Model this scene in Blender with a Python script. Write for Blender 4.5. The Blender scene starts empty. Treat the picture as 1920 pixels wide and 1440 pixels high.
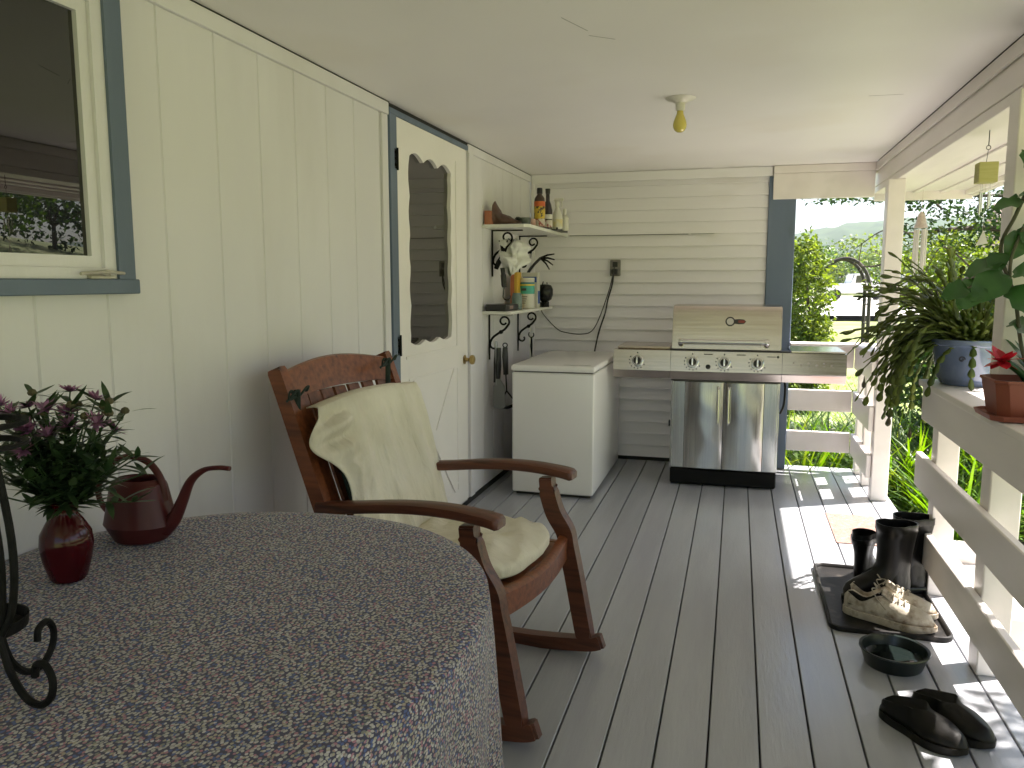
import bpy, bmesh, math, random
from mathutils import Vector, Matrix, noise
R = math.radians
rnd = random.Random(7)
S = bpy.context.scene
C = S.collection

# ------------------------------------------------------------------ camera
cd = bpy.data.cameras.new('camera'); cam = bpy.data.objects.new('camera', cd); C.objects.link(cam)
F = 1500.0
ph = math.atan(191 / F); th = math.atan(424 * math.cos(ph) / F)
fw = Vector((-math.sin(th) * math.cos(ph), math.cos(th) * math.cos(ph), -math.sin(ph)))
rt = Vector((math.cos(th), math.sin(th), 0)); up = rt.cross(fw)
cam.matrix_world = Matrix(((rt.x, up.x, -fw.x, 0), (rt.y, up.y, -fw.y, 0), (rt.z, up.z, -fw.z, 1.35), (0, 0, 0, 1)))
cd.lens = F / 1920 * 36; cd.sensor_width = 36; cd.clip_start = .03; cd.clip_end = 3000
S.camera = cam

# ------------------------------------------------------------------ light
SUN = Vector((.64, .33, 1.0)).normalized()
w = bpy.data.worlds.new('World'); S.world = w; w.use_nodes = True
nt = w.node_tree; bg = nt.nodes['Background']
sky = nt.nodes.new('ShaderNodeTexSky'); sky.sky_type = 'NISHITA'; sky.sun_disc = False
sky.sun_elevation = math.asin(SUN.z); sky.sun_rotation = math.atan2(SUN.x, SUN.y)
sky.dust_density = 2.0; sky.air_density = 1.0
nt.links.new(sky.outputs[0], bg.inputs[0]); bg.inputs[1].default_value = .062
sl = bpy.data.lights.new('sun', 'SUN'); sl.energy = 5.0; sl.angle = R(.53); sl.color = (1, .935, .87)
so = bpy.data.objects.new('sun', sl); C.objects.link(so); so.location = (6, 4, 12)
so.rotation_euler = SUN.to_track_quat('Z', 'Y').to_euler()
S.view_settings.view_transform = 'Standard'; S.view_settings.look = 'None'
S.view_settings.exposure = 2.18; S.view_settings.gamma = 1
S.cycles.use_denoising = True
S.cycles.max_bounces = 10; S.cycles.diffuse_bounces = 6; S.cycles.glossy_bounces = 5
S.cycles.transparent_max_bounces = 12
S.cycles.caustics_reflective = True; S.cycles.caustics_refractive = False
S.cycles.blur_glossy = .4; S.cycles.sample_clamp_indirect = 6

# ------------------------------------------------------------------ materials
def lin(c): return tuple(((x / 255) ** 2.2) for x in c) + (1,)
MATS = {}
def pm(name, c1, c2=None, scale=4, rough=.5, rough2=None, bump=0, bscale=60, metal=0, stretch=(1, 1, 1),
       detail=5, lo=.35, hi=.65, c3=None, s3=1.3, lo3=.55, hi3=.7, island=0, spec=None, coat=0, trans=0, sub=0, alpha=None, bump2=0, b2scale=20, b2dist=.01, b2stretch=None):
    if name in MATS: return MATS[name]
    m = bpy.data.materials.new(name); m.use_nodes = True; MATS[name] = m
    n = m.node_tree.nodes; l = m.node_tree.links; b = n['Principled BSDF']
    tc = n.new('ShaderNodeTexCoord'); mp = n.new('ShaderNodeMapping'); mp.inputs['Scale'].default_value = stretch
    l.new(tc.outputs['Object'], mp.inputs[0])
    nz = n.new('ShaderNodeTexNoise'); nz.inputs['Scale'].default_value = scale; nz.inputs['Detail'].default_value = detail
    l.new(mp.outputs[0], nz.inputs['Vector'])
    c1 = tuple(c1) + (1,) if len(c1) == 3 else c1
    c2 = c1 if c2 is None else (tuple(c2) + (1,) if len(c2) == 3 else c2)
    rp = n.new('ShaderNodeValToRGB'); rp.color_ramp.elements[0].position = lo; rp.color_ramp.elements[1].position = hi
    rp.color_ramp.elements[0].color = c1; rp.color_ramp.elements[1].color = c2
    l.new(nz.outputs['Fac'], rp.inputs[0]); col = rp.outputs[0]
    if c3 is not None:
        n3 = n.new('ShaderNodeTexNoise'); n3.inputs['Scale'].default_value = s3; n3.inputs['Detail'].default_value = 6
        l.new(mp.outputs[0], n3.inputs['Vector'])
        mr = n.new('ShaderNodeMapRange'); mr.inputs[1].default_value = lo3; mr.inputs[2].default_value = hi3
        l.new(n3.outputs['Fac'], mr.inputs[0])
        mx = n.new('ShaderNodeMixRGB'); mx.inputs[2].default_value = tuple(c3) + (1,)
        l.new(mr.outputs[0], mx.inputs[0]); l.new(col, mx.inputs[1]); col = mx.outputs[0]
    if island:
        g = n.new('ShaderNodeNewGeometry'); m2 = n.new('ShaderNodeMapRange')
        m2.inputs[3].default_value = 1 - island; m2.inputs[4].default_value = 1 + island
        l.new(g.outputs['Random Per Island'], m2.inputs[0])
        hv = n.new('ShaderNodeHueSaturation'); l.new(m2.outputs[0], hv.inputs['Value']); l.new(col, hv.inputs['Color'])
        col = hv.outputs[0]
    l.new(col, b.inputs['Base Color'])
    b.inputs['Roughness'].default_value = rough; b.inputs['Metallic'].default_value = metal
    if rough2 is not None:
        mr = n.new('ShaderNodeMapRange'); mr.inputs[3].default_value = rough; mr.inputs[4].default_value = rough2
        mr.inputs[1].default_value = .3; mr.inputs[2].default_value = .7
        l.new(nz.outputs['Fac'], mr.inputs[0]); l.new(mr.outputs[0], b.inputs['Roughness'])
    if bump:
        nb = n.new('ShaderNodeTexNoise'); nb.inputs['Scale'].default_value = bscale; nb.inputs['Detail'].default_value = 4
        l.new(mp.outputs[0], nb.inputs['Vector'])
        bp = n.new('ShaderNodeBump'); bp.inputs['Strength'].default_value = bump; bp.inputs['Distance'].default_value = .004
        l.new(nb.outputs['Fac'], bp.inputs['Height']); l.new(bp.outputs[0], b.inputs['Normal'])
    if bump2:
        mp2 = n.new('ShaderNodeMapping'); mp2.inputs['Scale'].default_value = b2stretch or stretch; l.new(tc.outputs['Object'], mp2.inputs[0])
        nb2 = n.new('ShaderNodeTexNoise'); nb2.inputs['Scale'].default_value = b2scale; nb2.inputs['Detail'].default_value = 3; nb2.inputs['Distortion'].default_value = .6
        l.new(mp2.outputs[0], nb2.inputs['Vector']); bp2 = n.new('ShaderNodeBump'); bp2.inputs['Strength'].default_value = bump2; bp2.inputs['Distance'].default_value = b2dist
        l.new(nb2.outputs['Fac'], bp2.inputs['Height'])
        if b.inputs['Normal'].links: l.new(b.inputs['Normal'].links[0].from_socket, bp2.inputs['Normal'])
        l.new(bp2.outputs[0], b.inputs['Normal'])
    if spec is not None: b.inputs['Specular IOR Level'].default_value = spec
    if coat: b.inputs['Coat Weight'].default_value = coat; b.inputs['Coat Roughness'].default_value = .08
    if trans: b.inputs['Transmission Weight'].default_value = trans
    if alpha is not None: b.inputs['Alpha'].default_value = alpha
    return m
def leafmat(name, c1, c2, scale=3, tr=.35, rough=.45, island=.3):
    m = pm(name, c1, c2, scale=scale, rough=rough, island=island)
    n = m.node_tree.nodes; l = m.node_tree.links; b = n['Principled BSDF']; out = n['Material Output']
    col = b.inputs['Base Color'].links[0].from_socket
    t = n.new('ShaderNodeBsdfTranslucent'); hs = n.new('ShaderNodeHueSaturation')
    hs.inputs['Hue'].default_value = .485; hs.inputs['Saturation'].default_value = 1.15; hs.inputs['Value'].default_value = 1.7
    l.new(col, hs.inputs['Color']); l.new(hs.outputs[0], t.inputs[0])
    mx = n.new('ShaderNodeMixShader'); mx.inputs[0].default_value = tr
    l.new(b.outputs[0], mx.inputs[1]); l.new(t.outputs[0], mx.inputs[2]); l.new(mx.outputs[0], out.inputs[0])
    return m

WALL = pm('white_wall_paint', (.68, .66, .69), (.735, .715, .745), scale=1.6, rough=.42, bump=.12, bscale=45, c3=(.65, .625, .64), s3=2.2, stretch=(1, 1, .35), bump2=.25, b2scale=6, b2dist=.006, b2stretch=(1, 3, .4))
SIDE = pm('white_siding_paint', (.77, .745, .765), (.825, .80, .82), scale=2.5, rough=.36, bump=.2, bscale=50, stretch=(.3, 1, 1), c3=(.70, .665, .63), s3=3, lo3=.6, hi3=.8)
CEIL = pm('ceiling_paint', (.81, .775, .77), (.86, .825, .82), scale=1.1, rough=.45, bump=.35, bscale=2.2, c3=(.79, .74, .70), s3=.9)
WHITE = pm('white_wood_paint', (.77, .71, .685), (.84, .78, .755), scale=6, rough=.4, bump=.15, bscale=40, stretch=(1, .2, 1), c3=(.68, .65, .6), s3=5, lo3=.6, hi3=.8)
BLUE = pm('blue_grey_trim_paint', (.105, .14, .205), (.135, .175, .25), scale=5, rough=.45, bump=.2, bscale=50, stretch=(1, 1, .2), c3=(.07, .1, .12), s3=6, lo3=.62, hi3=.75)
DECK = pm('grey_deck_paint', (.355, .362, .39), (.405, .412, .44), scale=3, rough=.14, rough2=.27, bump=.25, bscale=30, stretch=(3, .35, 1), c3=(.335, .335, .345), s3=6, lo3=.6, hi3=.95, island=.08, bump2=.12, b2scale=3, b2dist=.006)
DARK = pm('dark_gap', (.02, .02, .02), rough=.9)
GLASS = pm('dark_window_glass', (.006, .0055, .005), (.009, .008, .007), scale=.6, rough=0, spec=1.0)
BRASS = pm('aged_brass', (.35, .25, .10), (.5, .37, .16), scale=20, rough=.3, metal=1)
IRON = pm('black_wrought_iron', (.006, .006, .006), (.013, .012, .012), scale=40, rough=.6, bump=.3, bscale=150, spec=.12)
STEEL = pm('brushed_steel', (.52, .455, .41), (.60, .53, .48), scale=14, rough=.2, rough2=.27, metal=1, stretch=(.15, 1, 6), bump=.05, bscale=4)
STEELD = pm('steel_door_panel', (.50, .49, .47), (.58, .57, .55), scale=12, rough=.16, rough2=.24, metal=1, stretch=(8, 1, .15), bump=.25, bscale=.9)
CHROME = pm('polished_steel', (.66, .65, .63), rough=.12, metal=1)
BLACK = pm('black_plastic', (.008, .008, .0085), (.013, .0125, .0125), scale=30, rough=.4)
SEAL = pm('dark_seam', (.03, .028, .025), rough=.6)
APPL = pm('white_enamel', (.80, .785, .775), (.83, .815, .805), scale=2, rough=.22, bump=.03, bscale=60)
CHAIR = pm('red_brown_wood', (.135, .038, .014), (.25, .076, .027), scale=4, rough=.36, bump=.15, bscale=20, stretch=(1.2, 14, 14), lo=.3, hi=.72, c3=(.05, .014, .008), s3=3, lo3=.55, hi3=.78)
CHAIRD = pm('dull_less_lit_wood', (.075, .022, .012), (.15, .048, .024), scale=5, rough=.38, bump=.15, bscale=20, stretch=(1.2, 14, 14), lo=.3, hi=.72, c3=(.04, .014, .009), s3=3, lo3=.5, hi3=.75)  # chair wood darkened in colour for the duller, less lit arms, posts and rockers
CREAM = pm('cream_cotton', (.66, .61, .50), (.76, .71, .60), scale=4, rough=.9, bump=.35, bscale=420, c3=(.58, .53, .42), s3=3, bump2=.9, b2scale=9, b2dist=.016, b2stretch=(1, 2.4, .8))
GREENF = pm('dark_green_fabric', (.014, .024, .02), (.02, .033, .028), scale=60, rough=.9)
LEATH = pm('brown_leather', (.07, .035, .025), (.12, .06, .045), scale=30, rough=.5, bump=.8, bscale=50)
WCAN = pm('maroon_plastic', (.065, .012, .013), (.08, .016, .016), scale=9, spec=.3, rough=.36, bump=.05, bscale=70)
REDGL = pm('ruby_glass', (.035, .0015, .003), (.055, .002, .005), scale=6, rough=.05, spec=.35)
RUB = pm('black_rubber', (.004, .0038, .0036), (.008, .0075, .007), scale=14, rough=.32, bump=.15, bscale=60, c3=(.022, .019, .017), s3=9, lo3=.6, hi3=.75, spec=.22)
CLOG = pm('dark_brown_clog', (.0055, .0048, .004), (.010, .0085, .0065), scale=14, rough=.5, bump=.2, bscale=60, c3=(.03, .024, .017), s3=10, lo3=.6, hi3=.78, spec=.22)
SNK = pm('worn_shoe_leather', (.40, .35, .28), (.54, .49, .41), scale=22, rough=.6, bump=.5, bscale=80, c3=(.17, .12, .075), s3=20, lo3=.46, hi3=.66)
BOWL = pm('dark_green_plastic', (.006, .011, .010), (.009, .016, .015), scale=20, rough=.28)
TERR = pm('terracotta_plastic', (.22, .058, .034), (.27, .075, .043), scale=8, rough=.5, bump=.1, bscale=60)
BLUEP = pm('blue_glazed_ceramic', (.10, .135, .23), (.15, .19, .30), scale=7, rough=.14, coat=.6, c3=(.2, .24, .34), s3=9, lo3=.55, hi3=.75)
SOIL = pm('potting_soil', (.02, .014, .01), (.05, .035, .025), scale=80, rough=.95, bump=1, bscale=120)
STONE = pm('pale_concrete', (.48, .46, .42), (.56, .54, .5), scale=3, rough=.85, bump=.4, bscale=30)
LEAFB = leafmat('strap_leaf', (.04, .10, .012), (.10, .195, .022), tr=.45, island=.45)
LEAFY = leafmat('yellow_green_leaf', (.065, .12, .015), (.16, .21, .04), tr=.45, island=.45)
LEAFM = leafmat('shrub_leaf', (.035, .085, .012), (.08, .145, .024), tr=.4, island=.45)
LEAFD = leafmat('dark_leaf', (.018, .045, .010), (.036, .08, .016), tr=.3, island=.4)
CACT = leafmat('cactus_stem', (.085, .13, .03), (.20, .24, .06), tr=.45, island=.3, scale=8)
POTH = leafmat('vine_leaf', (.02, .07, .02), (.045, .12, .03), tr=.2, scale=9, rough=.3, island=.15)
BOUQ = leafmat('bouquet_leaf', (.022, .05, .02), (.05, .09, .032), tr=.15, scale=20)
PINK = leafmat('pink_petal', (.30, .13, .25), (.42, .22, .36), tr=.3, scale=20)
REDF = leafmat('red_petal', (.42, .012, .02), (.62, .03, .035), tr=.3, scale=20)
BARK = pm('bark', (.06, .045, .035), (.13, .10, .08), scale=12, rough=.9, bump=1, bscale=30, stretch=(1, 1, .3))

# ------------------------------------------------------------------ mesh building
WM = {}
def wm(o): return WM.get(o.name, Matrix.Identity(4))
class MB:
    def __init__(s): s.bm = bmesh.new()
    def _add(s, vs, fs):
        v = [s.bm.verts.new(p) for p in vs]
        out = []
        for f in fs:
            try: out.append(s.bm.faces.new([v[i] for i in f]))
            except ValueError: pass
        return v, out
    def box(s, x0, x1, y0, y1, z0, z1, bev=0, M=None, seg=1):
        vs = [Vector((x, y, z)) for x in (x0, x1) for y in (y0, y1) for z in (z0, z1)]
        if M is not None: vs = [M @ v for v in vs]
        v, f = s._add(vs, [(0, 1, 3, 2), (4, 6, 7, 5), (0, 4, 5, 1), (2, 3, 7, 6), (0, 2, 6, 4), (1, 5, 7, 3)])
        if bev:
            es = list({e for fa in f for e in fa.edges})
            bmesh.ops.bevel(s.bm, geom=es, offset=bev, segments=seg, affect='EDGES', profile=.5)
        return s
    def tube(s, pts, r, n=8, caps=True, flat=1.0):
        pts = [Vector(p) for p in pts]; k = len(pts)
        rs = r if isinstance(r, (list, tuple)) else [r] * k
        rings = []; t0 = (pts[1] - pts[0]).normalized()
        u = t0.orthogonal().normalized()
        for i, p in enumerate(pts):
            t = (pts[min(i + 1, k - 1)] - pts[max(i - 1, 0)])
            if t.length < 1e-9: t = t0
            t.normalize(); u = (u - t * u.dot(t))
            if u.length < 1e-6: u = t.orthogonal()
            u.normalize(); vv = t.cross(u)
            rings.append([s.bm.verts.new(p + (u * math.cos(a) + vv * math.sin(a) * flat) * rs[i]) for a in [2 * math.pi * j / n for j in range(n)]])
        for i in range(k - 1):
            for j in range(n):
                s.bm.faces.new((rings[i][j], rings[i][(j + 1) % n], rings[i + 1][(j + 1) % n], rings[i + 1][j]))
        if caps:
            s.bm.faces.new(list(reversed(rings[0]))); s.bm.faces.new(rings[-1])
        return s
    def loft(s, rings, cap0=True, cap1=True, closed=True):
        vr = [[s.bm.verts.new(p) for p in r] for r in rings]; n = len(vr[0])
        for i in range(len(vr) - 1):
            for j in range(n if closed else n - 1):
                s.bm.faces.new((vr[i][j], vr[i][(j + 1) % n], vr[i + 1][(j + 1) % n], vr[i + 1][j]))
        if cap0: s.bm.faces.new(list(reversed(vr[0])))
        if cap1: s.bm.faces.new(vr[-1])
        return s
    def lathe(s, prof, c=(0, 0, 0), n=32, axis='z', cap0=False, cap1=False, sx=1, sy=1):
        c = Vector(c); rings = []
        for r, z in prof:
            ring = []
            for j in range(n):
                a = 2 * math.pi * j / n; x, y = r * math.cos(a) * sx, r * math.sin(a) * sy
                p = (x, y, z) if axis == 'z' else ((z, x, y) if axis == 'x' else (y, z, x))
                ring.append(c + Vector(p))
            rings.append(ring)
        return s.loft(rings, cap0, cap1)
    def prism(s, poly, a0, a1, axis='y'):
        def P(p, a):
            return {'y': (p[0], a, p[1]), 'x': (a, p[0], p[1]), 'z': (p[0], p[1], a)}[axis]
        n = len(poly)
        s._add([P(p, a0) for p in poly] + [P(p, a1) for p in poly],
               [tuple(range(n)), tuple(range(2 * n - 1, n - 1, -1))] + [(i, i + n, (i + 1) % n + n, (i + 1) % n) for i in range(n)])
        return s
    def ring(s, outer, inner, a0, a1, axis='x'):
        """plate with a hole; both loops same length"""
        def P(p, a): return {'y': (p[0], a, p[1]), 'x': (a, p[0], p[1]), 'z': (p[0], p[1], a)}[axis]
        n = len(outer)
        v = [P(p, a0) for p in outer] + [P(p, a0) for p in inner] + [P(p, a1) for p in outer] + [P(p, a1) for p in inner]
        f = []
        for i in range(n):
            j = (i + 1) % n
            f += [(i, j, n + j, n + i), (2 * n + j, 2 * n + i, 3 * n + i, 3 * n + j), (n + i, n + j, 3 * n + j, 3 * n + i), (j, i, 2 * n + i, 2 * n + j)]
        s._add(v, f); return s
    def grid(s, fn, nu, nv, thick=0):
        vs = [[s.bm.verts.new(fn(i / nu, j / nv)) for j in range(nv + 1)] for i in range(nu + 1)]
        for i in range(nu):
            for j in range(nv): s.bm.faces.new((vs[i][j], vs[i + 1][j], vs[i + 1][j + 1], vs[i][j + 1]))
        return s
    def blade(s, base, d, L, w, droop=.3, seg=4, side=None, tip=.0, fold=0):
        """a leaf strip starting at base in direction d, drooping with gravity"""
        base = Vector(base); d = Vector(d).normalized()
        sd = side if side is not None else d.cross(Vector((0, 0, 1)))
        if sd.length < 1e-3: sd = Vector((1, 0, 0))
        sd = sd.normalized(); p = base.copy(); prev = None
        for i in range(seg + 1):
            t = i / seg; ww = w * (math.sin(math.pi * min(1, .18 + t * .82)) ** .8 * (1 - t * .1) + tip * t) * .5
            a = s.bm.verts.new(p - sd * ww); b = s.bm.verts.new(p + sd * ww)
            if prev: s.bm.faces.new((prev[0], prev[1], b, a))
            prev = (a, b)
            d = (d + Vector((0, 0, -droop / seg))).normalized(); p = p + d * (L / seg)
        return s
    def build(s, name, mat, parent=None, smooth=True, world=False, loc=None, solid=0, subd=0, sharp=40):
        me = bpy.data.meshes.new(name)
        bmesh.ops.recalc_face_normals(s.bm, faces=s.bm.faces) if solid >= 0 else None
        if world and parent is not None: s.bm.transform(wm(parent).inverted())
        if loc is not None and parent is None: s.bm.transform(Matrix.Translation(-Vector(loc)))
        s.bm.to_mesh(me); s.bm.free()
        o = bpy.data.objects.new(name, me); C.objects.link(o)
        me.materials.append(mat)
        if smooth:
            me.shade_smooth()
            if sharp < 180:
                import numpy as np
                bm = bmesh.new(); bm.from_mesh(me); ca = R(sharp)
                for e in bm.edges:
                    if len(e.link_faces) == 2 and e.calc_face_angle(0) > ca: e.smooth = False
                bm.to_mesh(me); bm.free()
        if parent is not None:
            o.parent = parent; WM[o.name] = wm(parent).copy()
        elif loc is not None:
            o.location = loc; WM[o.name] = Matrix.Translation(Vector(loc))
        if solid > 0:
            md = o.modifiers.new('thickness', 'SOLIDIFY'); md.thickness = solid; md.offset = 0
        if subd:
            md = o.modifiers.new('smooth', 'SUBSURF'); md.levels = subd; md.render_levels = subd
        return o
def tag(o, label=None, cat=None, group=None, kind=None):
    if label: o['label'] = label
    if cat: o['category'] = cat
    if group: o['group'] = group
    if kind: o['kind'] = kind
    return o
def thing(name, label, cat, loc=(0, 0, 0), rz=0, group=None):
    o = bpy.data.objects.new(name, None); C.objects.link(o); o.location = loc; o.rotation_euler = (0, 0, rz)
    o.empty_display_size = .05
    WM[o.name] = Matrix.Translation(Vector(loc)) @ Matrix.Rotation(rz, 4, 'Z')
    return tag(o, label, cat, group)
def copy_tree(o, parent=None):
    c = o.copy(); C.objects.link(c)
    c.parent = parent
    for ch in [x for x in list(C.objects) if x.parent == o]: copy_tree(ch, c)
    return c
def V(*a): return Vector(a)
def lerp(a, b, t): return a + (b - a) * t
def smooth_pts(pts, n=6):
    """Catmull-Rom through points"""
    P = [Vector(p) for p in pts]; P = [P[0] * 2 - P[1]] + P + [P[-1] * 2 - P[-2]]; out = []
    for i in range(1, len(P) - 2):
        for k in range(n):
            t = k / n; a, b, c, d = P[i - 1:i + 3]
            out.append(.5 * ((2 * b) + (c - a) * t + (2 * a - 5 * b + 4 * c - d) * t * t + (3 * b - a - 3 * c + d) * t ** 3))
    out.append(P[-2]); return out

XL = -1.55; YB = 6.05; ZC = 2.155

# ================================================================== SETTING: porch floor, ground
f = MB(); x = -1.502
f_edges = [-.333 + .1465 * k for k in range(-9, 9)]
xs = [-1.60] + [e for e in f_edges if -1.55 < e < .93] + [.965]
for a, b in zip(xs[:-1], xs[1:]):
    f.box(a + .0028, b - .0028, -2.6, 6.17, -.028, 0, bev=.0025)
fl = f.build('porch_floor', DECK, smooth=False); tag(fl, kind='structure')
g = MB(); g.box(-1.7, .93, -2.6, 6.14, -.30, -.0285); tag(g.build('floor_joists', DARK, smooth=False), kind='structure')

def gh(x, y):
    """lawn height"""
    d = math.hypot(x, y)
    z = -.48 + .012 * max(0, d - 9) + .05 * noise.noise(Vector((x * .15, y * .15, 0)))
    z = min(z, .75)
    k = x - .5 * y - 3.5
    return z + (.2 * k if 0 < k < 24 else (4.8 if k >= 24 else 0))
g = MB()
xsv = [-400, -200, -100, -60, -40, -25, -15, -8, -4, -2, 0, 2, 4, 5, 6, 7, 8, 10, 12, 15, 18, 21, 25, 30, 35, 42, 50, 60, 80, 130, 220, 400]
ysv = [-60, -30, -15, -8, -4, 0, 2, 4, 6, 8, 10, 13, 17, 22, 28, 35, 45, 60, 80, 110, 160, 240, 400, 700]
vv = [[g.bm.verts.new((x, y, gh(x, y))) for y in ysv] for x in xsv]
for i in range(len(xsv) - 1):
    for j in range(len(ysv) - 1): g.bm.faces.new((vv[i][j], vv[i + 1][j], vv[i + 1][j + 1], vv[i][j + 1]))
LAWN = pm('lawn_grass', (.12, .155, .04), (.20, .235, .07), scale=1.2, rough=.9, bump=1, bscale=30, c3=(.24, .25, .10), s3=.3, lo3=.45, hi3=.6)
tag(g.build('lawn', LAWN), kind='structure')
# gravel drive crossing behind the lawn
g = MB()
def dr(u, v):
    x = lerp(-50, 24, u); y = lerp(33, 66, v) + 3 * math.sin(x * .05)
    return V(x, y, max(gh(x, y), 0) + .06)
g.grid(dr, 60, 8)
GRAV = pm('pale_gravel', (.50, .47, .42), (.62, .59, .54), scale=3, rough=.95, bump=1, bscale=60)
tag(g.build('gravel_drive', GRAV), kind='structure')
# concrete path beside the porch
g = MB(); g.box(1.18, 2.7, 1.0, 5.5, -.6, -.40, bev=.02)
tag(g.build('concrete_path', STONE, smooth=False), kind='structure')
m = MB(); m.grid(lambda u, v: V(lerp(-.6, 4.2, u), lerp(5.55, 10.2, v), gh(lerp(-.6, 4.2, u), lerp(5.55, 10.2, v)) + .03), 24, 24)
tag(m.build('flower_bed_soil', SOIL), kind='structure')
# hills
HILL = pm('wooded_hill', (.02, .045, .02), (.045, .08, .03), scale=.12, rough=1, detail=8, bump=1, bscale=.6)
g = MB()
def hl(u, v):
    x = lerp(-260, 520, u); y = 330 + 160 * v
    prof = 25 + 4 * math.exp(-((x - 190) / 130) ** 2) + 5 * math.exp(-((x - 70) / 40) ** 2) - 8 * math.exp(-((x + 30) / 60) ** 2) + 4 * noise.noise(V(x * .02, 3, 0))
    hgt = prof * math.sin(math.pi * min(.5, v * 1.1 + .02)) if v < .5 else prof
    return V(x, y, -1 + hgt + 2.2 * noise.noise(V(x * .13, y * .13, 1)) * (v > .05))
g.grid(hl, 160, 26)
tag(g.build('hills', HILL), kind='structure')

# ================================================================== HOUSE
house = thing('house', 'white painted farmhouse wall behind the porch with blue grey trim, door and window', 'house', (XL, 3.5, 0))
wallm = MB()
# vertical tongue and groove side wall: profile in y/x extruded along z
gy = [-2.6, -2.37, -2.14, -1.9, -1.67, -1.44, -1.2, -.97, -.74, -.5, -.27, -.04, .2, .43, .66, .90, 1.14, 1.33, 1.477, 1.701, 1.935, 2.186, 2.418, 2.643, 2.874, 3.106, 3.352,
      4.62, 4.84, 5.07, 5.30, 5.53, 5.76, 5.98]
poly = [(XL - .12, -2.6), (XL, -2.6)]
for y in gy[1:]:
    poly += [(XL, y - .0045), (XL - .006, y), (XL, y + .0045)]
poly += [(XL, YB), (XL - .12, YB)]
def wallpiece(z0, z1, y0, y1):
    pl = [(XL - .12, y0), (XL, y0)]
    for y in gy[1:]:
        if y0 + .01 < y < y1 - .01: pl += [(XL, y - .0045), (XL - .006, y), (XL, y + .0045)]
    pl += [(XL, y1), (XL - .12, y1)]
    wallm.prism(pl, z0, z1, 'z')
wallpiece(.035, 2.19, -2.6, 3.42); wallpiece(.035, 2.19, 4.545, YB); wallpiece(2.125, 2.19, 3.421, 4.544)
sidew = wallm.build('side_wall', WALL, house, smooth=False, world=True)
m = MB()
m.box(XL + .0005, XL + .016, -2.6, 3.425, 2.095, 2.149, bev=.002); m.box(XL + .0005, XL + .012, 4.547, 6.02, 2.10, 2.149, bev=.002)
m.box(XL + .0005, XL + .012, 3.36, 3.42, .04, 2.094, bev=.002)
m.box(XL + .0005, XL + .018, 4.549, 4.62, .04, 2.099, bev=.003)
m.build('wall_trim', WALL, house, smooth=False, world=True)
m = MB(); m.box(XL + .0003, XL + .013, -2.6, 3.44, 2.1495, 2.1545); m.build('ceiling_gap', DARK, house, smooth=False, world=True)
m = MB(); m.box(XL + .0003, XL + .009, 4.547, 6.02, 2.1495, 2.1545); m.build('ceiling_gap', DARK, house, smooth=False, world=True)
m = MB(); m.box(XL - .1, XL + .004, -2.6, 6.04, .0, .0345); m.build('wall_base_gap', DARK, house, smooth=False, world=True)
# lap siding end wall
poly = [(YB + .14, .02), (YB + .14, 2.12)]; z = 2.085
pts = []
zz = .03; PITCH = .0878
while zz < 2.06:
    zt = min(zz + PITCH, 2.09)
    pts += [(YB - .0015, zz), (YB - .019, zz + .0012), (YB - .0165, zz + .006), (YB - .0015, zt - .0006)]
    zz += PITCH
pts += [(YB, 2.195)]
poly = [(YB + .14, .03)] + pts + [(YB + .14, 2.195)]
m = MB(); m.prism(poly, XL + .002, .187, 'x'); m.build('end_wall', SIDE, house, smooth=False, world=True)
m = MB(); m.box(XL + .017, .21, YB - .035, YB + .02, 2.088, 2.153, bev=.002)
m.box(XL + .017, XL + .04, YB - .028, YB - .0165, .03, 2.087, bev=.002)
m.build('end_wall_trim', SIDE, house, smooth=False, world=True)
m = MB(); m.box(XL, .19, YB - .003, YB + .1, .0, .0295); m.build('wall_base_gap', DARK, house, smooth=False, world=True)
m = MB(); m.box(-1.24, -.36, YB - .0195, YB - .01, 1.6955, 1.6985); m.box(-.34, -.18, YB - .0195, YB - .01, 1.697, 1.6985); m.build('siding_crack', DARK, house, smooth=False, world=True)
m = MB(); m.box(.188, .372, YB - .03, YB + .13, .002, 2.085, bev=.004)
m.build('corner_board', BLUE, house, smooth=False, world=True)
for (xx, zz) in ((.30, 1.49), (.33, 1.2), (.25, 1.9), (.3, .6)):
    pass
# window
def rect(y0, y1, z0, z1): return [(y0, z0), (y1, z0), (y1, z1), (y0, z1)]
win = MB(); win.ring(rect(.2, 1.766, 1.33, 2.094), rect(.27, 1.709, 1.358, 2.05), XL + .0004, XL + .034)
wino = win.build('window', BLUE, house, smooth=False, world=True)
m = MB(); m.box(XL + .0005, XL + .041, .17, 1.774, 1.320, 1.3575, bev=.003); m.build('window_sill', BLUE, wino, smooth=False, world=True)
m = MB(); m.ring(rect(.275, 1.7085, 1.3585, 2.049), rect(.34, 1.672, 1.385, 2.02), XL + .0004, XL + .026)
m.ring(rect(.3405, 1.6715, 1.3855, 2.0195), rect(.39, 1.640, 1.414, 1.99), XL + .0004, XL + .016)
m.build('window_frame', WALL, wino, smooth=False, world=True)
m = MB(); m.box(XL + .0008, XL + .004, .391, 1.639, 1.4145, 1.9895); m.build('window_glass', GLASS, wino, smooth=False, world=True)
m = MB(); m.box(XL + .02, XL + .04, 1.61, 1.69, 1.3580, 1.366, bev=.002); m.tube([(XL + .035, 1.67, 1.367), (XL + .05, 1.63, 1.374), (XL + .046, 1.57, 1.370)], [.006, .005, .004])
m.tube([(XL + .035, 1.61, 1.370), (XL + .045, 1.65, 1.376), (XL + .043, 1.715, 1.372)], [.004, .005, .004])
m.build('window_crank', pm('cream_metal', (.5, .47, .4), rough=.4, metal=.3), wino, world=True)
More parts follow.
